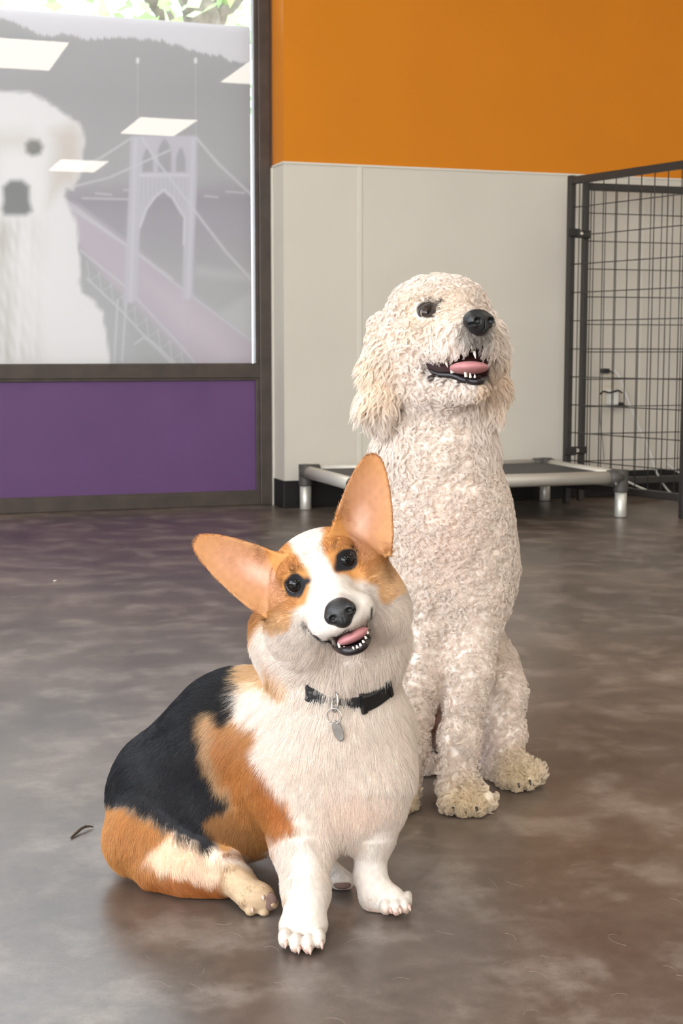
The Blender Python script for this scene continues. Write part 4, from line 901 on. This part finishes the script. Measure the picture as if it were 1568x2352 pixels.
DMOUTH = [(968, 822), (990, 828), (1016, 824), (1038, 817), (1062, 806), (1078, 797), (1092, 790), (1104, 795), (1122, 812), (1124, 852), (1118, 874), (1093, 880), (1055, 876), (1039, 867), (993, 864), (976, 846)]
CREAM = lin('ebe1d8')
def paint_poodle(p, N):
    px, py = proj(p); j = 4 * wave3(p, 0.03); fr = (N @ norm(CAM - np.array([0.13, 1.9, 0.5])) > -0.1).astype(float); col = np.zeros((len(p), 3)); col[:] = CREAM
    def lay(c, m): col[:] = col * (1 - m[:, None]) + np.asarray(c) * m[:, None]
    hd = np.clip((0.50 - 0) * 0 + (p[:, 2] - 0.52) / 0.03, 0, 1)
    lay(lin('ecdfce'), hd * mask(px + j, py, [(790, 780), (880, 760), (915, 900), (900, 1010), (800, 1020)], 50) * 0.7)
    lay(lin('dcc4a6'), hd * mask(px + j, py, [(850, 810), (890, 830), (905, 900), (870, 900)], 40) * 0.5); lay(lin('dfcbb2'), hd * (px > 1095) * np.clip((py - 800) / 60, 0, 1) * 0.7)
    lay(lin('e3cfae'), fr * hd * mask(px, py, [(930, 690), (960, 680), (1010, 690), (1060, 680), (1060, 720), (1010, 740), (960, 760), (930, 780)], 40) * 0.35)
    lay(lin('ead9cc'), np.clip(1 - np.hypot((px - 1020) / 130, (py - 1230) / 170), 0, 1) * 0.6 * fr)
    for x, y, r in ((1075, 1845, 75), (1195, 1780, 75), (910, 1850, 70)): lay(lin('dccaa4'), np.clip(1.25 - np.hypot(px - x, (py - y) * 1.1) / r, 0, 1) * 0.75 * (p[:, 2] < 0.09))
    lay(lin('c08b7c'), fr * np.clip(1.1 - np.hypot((px - 990) / 42, (py - 1650) / 85), 0, 1) * (depth(p) > 1.97)); lay(lin('d9c8c4'), fr * np.clip(1 - np.hypot((px - 1120) / 40, (py - 1720) / 100), 0, 1) * 0.5)
    lay(lin('b9a68e'), fr * hd * np.clip(1.1 - np.hypot(px - 982, py - 714) / 38, 0, 1) * 0.6); lay(lin('2b221d'), fr * hd * np.clip((1.06 - np.hypot((px - 983) / 30, (py - 711) / 22)) * 4, 0, 1)); lay(lin('4b4038'), fr * hd * line(px, py, [(998, 703), (1008, 700)], 14, 12) * 0.8)
    lay(lin('5b524c'), fr * hd * mask(px, py, [(1068, 752), (1120, 765), (1118, 790), (1085, 800), (1072, 785), (1060, 770)], 26) * 0.75)
    lay(lin('2b221d'), np.clip((0.0155 - np.linalg.norm(p - FAR_EYE, axis=1)) / 0.003, 0, 1))
    lay(lin('6f655c'), fr * hd * np.clip((1.15 - np.hypot((px - 1099) / 37, (py - 746) / 30)) * 3, 0, 1) * 0.6 * (depth(p) < 1.88)); lay(lin('33201f'), hd * mask(px, py, DMOUTH, 5) * (depth(p) < 1.93)); lay(lin('5d2f30'), hd * mask(px, py, [(1000, 830), (1050, 822), (1118, 826), (1118, 860), (1040, 855)], 12) * (depth(p) < 1.93) * 0.6)
    return np.clip(col, 0, 1)
pood = empty('dog', tuple(np.array([*P(1040, 1700, 2.0)[:2], 0])))
tag(pood, 'tall cream dog with a curly coat sitting behind the corgi, mouth open, looking up', 'dog')
m_dfur = fur_mat('cream skin and undercoat'); m_dhair = hair_mat('cream curls', 0.38)
d_ob, d_co, d_f = body_obj('body', DB, 0.0024, paint_poodle, m_dfur, pood)
def bald_p(p, N=None):
    px, py = proj(p); fr = (p[:, 2] > 0.5) & (p[:, 1] < 1.95); g = np.ones(len(p))
    g *= ~(fr & (np.hypot((px - 981) / 30, (py - 712) / 22) < 1)); g *= ~(fr & (mask(px, py + 3, DMOUTH, 1) > 0.5)); g *= ~(fr & (np.hypot((px - 1102) / 29, (py - 736) / 21) < 1) & (p[:, 1] < 1.87))
    g *= np.linalg.norm(p - FAR_EYE, axis=1) > 0.0155
    g *= 1 - 0.85 * np.clip(1.2 - np.hypot((px - 990) / 42, (py - 1650) / 85), 0, 1) * (depth(p) > 1.97)
    return g
# px, py, Y, direction, lock length mm, coil radius mm, turns, order (0 = random coils, 1 = combed)
DCOMB = [(1000, 640, 1.93, (0, -.3, .3), 9, 3.6, .7, .2), (900, 720, 1.93, (-.5, 0, -.5), 10, 3.6, .7, .3), (1090, 670, 1.90, (.5, -.2, .3), 9, 4, .7, .3),
    (960, 780, 1.86, (-.5, 0, -.8), 17, 4.2, .7, .7), (930, 850, 1.87, (-.4, 0, -.9), 18, 4.6, .75, .6), (1040, 790, 1.83, (-.35, -.1, -.9), 16, 2.6, .6, .95), (1000, 800, 1.85, (-.5, -.1, -.8), 15, 3, .7, .85), (1090, 780, 1.82, (0, -.2, -1), 14, 2, .5, .95),
    (1060, 700, 1.85, (-.5, .2, .4), 7, 2.6, .6, .6), (1110, 715, 1.84, (.3, -.1, .6), 8, 2.4, .5, .8), (980, 690, 1.85, (-.5, 0, .7), 7, 3, .6, .5),
    (1140, 780, 1.90, (.6, 0, -.7), 18, 3, .5, .9), (1150, 850, 1.93, (.5, 0, -.9), 18, 3, .6, .9), (1080, 905, 1.85, (0, -.1, -1), 12, 2.5, .6, .8), (1010, 900, 1.88, (-.2, 0, -1), 14, 3.6, .8, .6),
    (860, 820, 1.91, (-.3, 0, -1), 30, 3.4, .8, .9), (845, 920, 1.90, (-.25, -.05, -1), 38, 3.4, .9, .93), (880, 950, 1.90, (.1, 0, -1), 36, 3.2, .9, .93), (866, 985, 1.90, (0, 0, -1), 34, 3, .8, .93), (1135, 900, 1.93, (.1, 0, -1), 30, 2.8, .8, .93), (1130, 955, 1.93, (0, 0, -1), 26, 2.8, .8, .93),
    (1000, 1000, 1.92, (0, 0, -1), 10, 2.8, .8, .35), (1020, 1150, 1.90, (0, 0, -1), 9, 3.3, .95, .2), (1030, 1300, 1.90, (0, 0, -1), 9, 3.3, .95, .2), (1150, 1250, 2.0, (.2, .2, -1), 9, 3.3, .95, .2), (890, 1200, 2.0, (-.2, .2, -1), 9, 3.3, .95, .2),
    (1030, 1430, 1.93, (0, 0, -1), 9, 3.0, .7, .45), (1080, 1500, 1.89, (0, 0, -1), 8, 2.2, .6, .5), (1065, 1650, 1.87, (0, 0, -1), 9, 2.8, .75, .4), (1030, 1780, 1.87, (-.4, -.1, -.9), 11, 2.8, .7, .6), (1070, 1840, 1.84, (0, -.5, -.8), 9, 3.8, .95, .15),
    (930, 1750, 1.88, (0, 0, -1), 9, 2.8, .75, .4), (910, 1840, 1.86, (0, -.5, -.8), 9, 3.8, .95, .15), (1160, 1600, 2.0, (.1, .1, -1), 8, 2.4, .6, .5), (1160, 1720, 1.99, (0, 0, -1), 8, 2.4, .6, .5), (1195, 1775, 1.95, (.3, -.4, -.7), 9, 3.8, .95, .15), (975, 1740, 2.02, (0, -.2, -1), 7, 2.2, .5, .6), (1010, 1560, 2.3, (0, .5, -.8), 10, 3.5, .85, .2)]
dpts = np.array([P(*c[:3]) for c in DCOMB]); dval = np.array([[*norm(np.array(c[3], float)), *c[4:]] for c in DCOMB])
def wool(M, per, seed):
    r = np.random.default_rng(seed)
    def wt(c, N):
        face = (N * norm(CAM - c)).sum(1); ct = proj(c); return np.where(face > -0.2, 1.0, 0.35) * np.where(c[:, 2] > 0.53, 1.25, 1.0) * bald_p(c)
    c, N = scatter(d_co, d_f, DB, M, wt, seed); v = idw(c, dpts, dval)
    dirv = norm(v[:, :3]); T = norm(dirv - N * (dirv * N).sum(1)[:, None]); B_ = np.cross(N, T)
    L, rc, turns, order = v[:, 3] * 1e-3, v[:, 4] * 1e-3, v[:, 5], v[:, 6]
    rnd = norm(N * 0.9 + T * r.normal(size=(M, 1)) * 0.6 + B_ * r.normal(size=(M, 1)) * 0.6)
    axis = norm(rnd * (1 - order[:, None]) + norm(T + N * 0.15) * order[:, None] * 1.6)
    e0 = r.normal(size=(M, 3)) * 0.9 + T * 1.2; e1 = norm(e0 - axis * (e0 * axis).sum(1)[:, None]); e2 = np.cross(axis, e1) * r.choice([-1, 1], (M, 1))
    rc = rc * r.uniform(0.75, 1.25, M); turns = turns * r.uniform(0.8, 1.3, M); L = L * r.uniform(0.75, 1.2, M)
    ph0 = r.uniform(-0.4, 0.4, M); tone = r.uniform(0.90, 1.05, M)
    K = 8; s = np.linspace(0, 1, K); idx = np.repeat(np.arange(M), per); n = len(idx)
    spread = (0.0010 + 0.0006 * (1 - order))[idx][:, None]
    off = T[idx] * r.normal(size=(n, 1)) * spread + B_[idx] * r.normal(size=(n, 1)) * spread
    rcj = rc[idx] * r.uniform(0.85, 1.12, n); pj = ph0[idx] + r.normal(size=n) * 0.12; Lj = L[idx] * r.uniform(0.85, 1.1, n)
    pos = np.zeros((n, K, 3))
    for j, t in enumerate(s):
        ph = pj + 2 * math.pi * turns[idx] * t; rr = rcj * (0.35 + 0.65 * min(1, t * 2.5)) * (1 - 0.25 * t)
        o_ = e2[idx] * (np.sin(ph) * rr)[:, None] + e1[idx] * ((1 - np.cos(ph)) * rr)[:, None] + axis[idx] * (Lj * t * (0.30 + 0.70 * order[idx]))[:, None]
        nn = (o_ * N[idx]).sum(1); o_ += N[idx] * (np.where(nn < 0, -1.0 * nn, 0) + 0.003 * t ** 0.6)[:, None]
        hi = (o_ * N[idx]).sum(1); cap = np.where(c[idx][:, 2] < 0.07, 0.0095, 0.0062); o_ -= N[idx] * np.maximum(hi - cap, 0)[:, None] * 0.7
        pos[:, j] = c[idx] + off * (1 - 0.45 * t) - N[idx] * 0.0008 + o_
    pos[:, :, 2] = np.maximum(pos[:, :, 2], 0.0015)
    base = paint_poodle(c, N); col = np.clip(base[idx] * 1.07 * (tone[idx] * r.uniform(0.93, 1.06, n))[:, None], 0, 0.93)
    return pos, col
pos, col = wool(26000, 12, 31)
strands('coat', pos, np.array([1, 1, 1, 1, .95, .85, .7, .35]) * 0.00021, col, m_dhair, pood)
# eye
N1 = norm(DB.normal(DEYE)[0] + np.array([0.3, -0.5, 0.05])); c = DEYE - N1 * 12 * S(1.86)
eye(pood, c, norm(np.array([0.15, -1, 0.0])), norm(np.array([0.30, -1, 0.10])), 20 * S(1.86), (0.030, 0.017, 0.011), (0.26, 0.18, 0.14), lid=3.2 * S(1.86),
    lid_r=lambda a, xx, yy, zz: c + zz * (10 - 3 * math.cos(a) ** 2) * S(1.86) + (xx * math.cos(a) * 20.5 + yy * math.sin(a) * 14.5 + yy * 1.5) * S(1.86), pup=0.34, iri=0.98)
# the far eye, on the other side of the muzzle
mx_ = norm(np.array([0.83, 0.55, 0.0])); hc_ = P(1000, 740, 1.955); e2_ = FAR_EYE; N2 = norm(DB.normal(e2_)[0] + np.array([0.5, -0.2, 0.05])); c2 = e2_ - N2 * 12 * S(1.86)
eye(pood, c2, N2, norm(np.array([0.75, -0.6, 0.10])), 20 * S(1.86), (0.030, 0.017, 0.011), (0.26, 0.18, 0.14), lid=3.2 * S(1.86),
    lid_r=lambda a, xx, yy, zz: c2 + zz * (10 - 3 * math.cos(a) ** 2) * S(1.86) + (xx * math.cos(a) * 20.5 + yy * math.sin(a) * 14.5 + yy * 1.5) * S(1.86), pup=0.34, iri=0.98)
# nose
nz = norm(np.array([0.55, -0.83, 0.10])); nx_ = norm(np.cross([0, 0, 1.0], nz)) * -1; nx_ = norm(np.cross(nz, [0, 0, 1.0])) * -1; ny_ = np.cross(nz, nx_); ny_ = ny_ if ny_[2] > 0 else -ny_
NAX = np.array([nx_, ny_, nz]); nc = P(1096, 739, 1.812); s1 = S(1.823)
def nl(a, b_, c_): return nc + (nx_ * a + ny_ * b_ + nz * c_) * s1
NP = Body(); NP.ell(nl(0, 4, 0), np.array([37, 25, 26]) * s1, NAX, 0.002); NP.ell(nl(0, -12, 4), np.array([24, 20, 22]) * s1, NAX, 0.004)
for s in (-1, 1):
    NP.ell(nl(s * 21, 0, 10), np.array([16, 17, 18]) * s1, NAX, 0.003); NP.ell(nl(s * 19, -1, 27), np.array([9.5, 8.5, 13]) * s1, NAX, 0.0015, True); NP.ell(nl(s * 32, -8, 20), np.array([10, 3.5, 12]) * s1, NAX, 0.001, True)
NP.ell(nl(0, -16, 26), np.array([2, 18, 8]) * s1, NAX, 0.001, True)
sdf_part('nose', NP, 0.0008, m_nose, pood)
# mouth
off = np.array([0.1, -1, 0.0]) * 0.0012
tube_part('lower_lip', spline([q + off for q in DLIP[1:]], 3), [S(1.85) * v for v in np.interp(np.linspace(0, 1, 28), [0, .2, .45, .6, .8, 1], [2.5, 7, 8.5, 9, 9, 5])], m_lip, pood)
UL = [DB.hit(x, y) for x, y in ((974, 826), (984, 832))]
sphere_part('tongue', P(1077, 845, 1.836), np.array([45, 48, 15]) * S(1.842), norm(np.array([[0.97, -0.2, 0.04], [0.2, 0.97, -0.1], [-0.03, 0.1, 0.99]])), m_tongue, pood, 28)
def tooth(x0, y0, x1, y1, Y, r): 
    a, b_ = P(x0, y0, Y), P(x1, y1, Y - 0.001); tube_part('tooth', [a, a * 0.5 + b_ * 0.5, b_], [r * S(Y), r * 0.75 * S(Y), r * 0.15 * S(Y)], m_tooth, pood, 9)
tooth(1070, 866, 1066, 843, 1.824, 4.2); tooth(1080, 868, 1079, 856, 1.817, 3.5); tooth(1090, 868, 1090, 859, 1.816, 3); tooth(1039, 857, 1035, 840, 1.836, 5); tooth(1022, 828, 1028, 844, 1.850, 4.0)
tooth(1081, 792, 1083, 803, 1.822, 3.5); tooth(1092, 786, 1090, 801, 1.820, 3.8); tooth(1088, 806, 1092, 824, 1.826, 4)
UPL = [(1062, 806), (1072, 800), (1084, 800), (1096, 790), (1104, 796), (1112, 808)]
tube_part('upper_lip', spline([P(x, y, 1.824 + 0.004 * abs(i - 3)) for i, (x, y) in enumerate(UPL)], 3), [S(1.83) * v for v in np.linspace(3, 6, 16)], m_lip, pood)
m_dclaw = mat('dark claw', (0.045, 0.032, 0.025), 0.4)
for (x, y) in ((1040, 1860), (1068, 1864), (1094, 1862), (1118, 1852), (1165, 1802), (1190, 1806), (1216, 1800), (1236, 1790), (921, 1862), (938, 1856)):
    a = DB.hit(x, y - 6); e_ = a + np.array([0.001, -0.004, -0.005]); e_[2] = max(e_[2], 0.0018); tube_part('claw', [a + np.array([0, 0.003, 0.001]), a + np.array([0, -0.003, 0]), e_], [0.0022, 0.0018, 0.0006], m_dclaw, pood, 8)

# ------------------------------------------------------------------ collar with its ring and tag
m_web = mat('black patterned webbing', (0.018, 0.016, 0.016), 0.75); wn_ = m_web.node_tree.nodes; wl_ = m_web.node_tree.links
vt = wn_.new('ShaderNodeTexVoronoi'); vt.inputs['Scale'].default_value = 130; tcw = wn_.new('ShaderNodeTexCoord'); rw = wn_.new('ShaderNodeValToRGB'); wl_.new(tcw.outputs['Object'], vt.inputs['Vector']); wl_.new(vt.outputs['Distance'], rw.inputs[0])
rw.color_ramp.elements[0].position = 0.28; rw.color_ramp.elements[0].color = (0.10, 0.09, 0.085, 1); rw.color_ramp.elements[1].position = 0.40; rw.color_ramp.elements[1].color = (0.014, 0.013, 0.013, 1); wl_.new(rw.outputs[0], wn_['Principled BSDF'].inputs['Base Color'])
m_buckle = mat('black plastic buckle', (0.008, 0.008, 0.008), 0.35)
m_steel = mat('nickel ring', (0.50, 0.47, 0.44), 0.22, metal=1.0); m_tag = mat('dull steel tag', (0.24, 0.22, 0.205), 0.42, metal=0.85, bump=0.2, scale=90)
FRONT = [(688, 1574), (702, 1587), (720, 1600), (745, 1613), (770, 1619), (800, 1622), (830, 1617), (858, 1605), (882, 1589), (897, 1572), (906, 1552)]
fp = [CB.hit(x, y) for x, y in FRONT]; fp = [q + np.array([0, -0.0045, 0]) for q in fp]
mid = (fp[0] + fp[-1]) / 2; back = [mid + np.array([0.032, 0.030, 0.008]), mid + np.array([0.02, 0.060, 0.015]), mid + np.array([-0.02, 0.060, 0.015]), mid + np.array([-0.030, 0.030, 0.008])]
fs_ = [np.array(q) for q in fp]
for _ in range(2): fs_ = [fs_[0]] + [(fs_[i - 1] + 2 * fs_[i] + fs_[i + 1]) / 4 for i in range(1, len(fs_) - 1)] + [fs_[-1]]
fs_[0] = fs_[0] + np.array([0.010, 0.016, 0.0]); fs_[-1] = fs_[-1] + np.array([-0.006, 0.014, 0.0])
loop = spline(fs_ + back + [fs_[0]], 6)[:-1]; base = np.array([*mid[:2], mid[2]])
collar = empty('dog_collar', tuple(base)); tag(collar, 'black patterned collar with a buckle and tag around the corgi\'s neck', 'collar')
def strip(pts, hgt, thick, closed, m, name, updir=np.array([0, -0.25, 1.0])):
    vs = []; fcs = []; n_ = len(pts); u_ = norm(updir)
    for i, q in enumerate(pts):
        tq = norm(np.array(pts[(i + 1) % n_ if closed else min(i + 1, n_ - 1)]) - np.array(pts[i - 1 if closed else max(i - 1, 0)])); w_ = norm(np.cross(tq, u_)); h_ = np.cross(w_, tq)
        for a, b_ in ((-.5, .35), (-.42, .5), (.42, .5), (.5, .35), (.5, -.5), (-.5, -.5)): vs.append(np.array(q) - base + h_ * hgt * a + w_ * thick * b_)
    for i in range(n_ if closed else n_ - 1):
        for j in range(6): fcs.append((i * 6 + j, ((i + 1) % n_) * 6 + j, ((i + 1) % n_) * 6 + (j + 1) % 6, i * 6 + (j + 1) % 6))
    if not closed: fcs += [tuple(range(6))[::-1], tuple((n_ - 1) * 6 + j for j in range(6))]
    return mesh_obj(name, vs, fcs, m, collar, smooth=False)
strip(loop, 0.0165, 0.0026, True, m_web, 'band')
fl_ = spline(fs_, 6); i0 = 35
strip([q + np.array([0, -0.0030, 0]) for q in fl_[36:53:2]], 0.0195, 0.008, False, m_buckle, 'buckle')
for k_ in (36, 51): strip([q + np.array([0, -0.0042, 0]) for q in fl_[k_:k_ + 3]], 0.0225, 0.009, False, m_buckle, 'buckle_rim')
tp = CB.hit(769, 1612) + np.array([0, -0.009, 0.0]); sc_ = S(depth(tp))
def ring(name, cx, cy, rx, ry, tilt, r, Y, m):
    pts = [P(cx + rx * math.cos(a) * math.cos(tilt) - ry * math.sin(a) * math.sin(tilt), cy + rx * math.cos(a) * math.sin(tilt) + ry * math.sin(a) * math.cos(tilt), Y - 0.004 * math.cos(a)) - base for a in np.linspace(0, 2 * math.pi, 41)]
    bm = bmesh.new(); tube(bm, pts, r, 10, False); return bm_obj(name, bm, m, collar, smooth=True)
Yr = float(depth(tp)); ring('d_ring', 769, 1613, 7, 22, 0.05, 0.0013, Yr, m_steel); ring('split_ring', 767, 1645, 17, 18, 0, 0.0007, Yr - 0.002, m_steel)
tgy = min(Yr - 0.002, float(depth(CB.hit(776, 1680))) - 0.005); bm = bmesh.new(); cen = P(776, 1679, tgy) - base; s_ = S(tgy); vs = []; n_ = 40
for yy, f_ in ((-0.0008, 0.93), (-0.0005, 1.0), (0.0005, 1.0), (0.0008, 0.93)):
    vs.append([bm.verts.new(cen + np.array([(13.0 * math.cos(a) * math.cos(0.22) + 25 * math.sin(a) * math.sin(-0.22)) * s_ * f_ * 1.0, yy + 0.0, (25 * math.sin(a) * math.cos(0.22) + 13 * math.cos(a) * math.sin(-0.22)) * s_ * f_])) for a in np.linspace(0, 2 * math.pi, n_, endpoint=False)])
for i in range(3):
    for j in range(n_): bm.faces.new((vs[i][j], vs[i][(j + 1) % n_], vs[i + 1][(j + 1) % n_], vs[i + 1][j]))
bm.faces.new(vs[0]); bm.faces.new(vs[3][::-1]); bm_obj('identity_tag', bm, m_tag, collar)

# ------------------------------------------------------------------ shed hairs lying on the floor
sr = np.random.default_rng(77); NS = 90; sp_ = []
for _ in range(NS):
    px, py = sr.uniform(-30, 1600), 1215 + 1150 * sr.random() ** 0.8; p0 = on_floor(px, py); a = sr.uniform(0, 6.28); L = sr.uniform(0.01, 0.03); curv = sr.normal() * 1.1
    q = []
    for t in np.linspace(0, 1, 8): q.append(p0 + np.array([math.cos(a + curv * t), math.sin(a + curv * t), 0]) * L * t + np.array([0, 0, 0.0006 + 0.0012 * math.sin(3.1 * t)]))
    sp_.append(q)
root = empty('shed_hair', (0, 0, 0)); tag(root, 'fine pale dog hairs scattered over the concrete floor', 'hair'); root['kind'] = 'stuff'
m_shed = hair_mat('pale shed hair', 0.3)
strands('loose_hair', np.array(sp_), 0.00010, np.tile(np.array(lin('a89b8b')), (NS, 1)), m_shed, root)
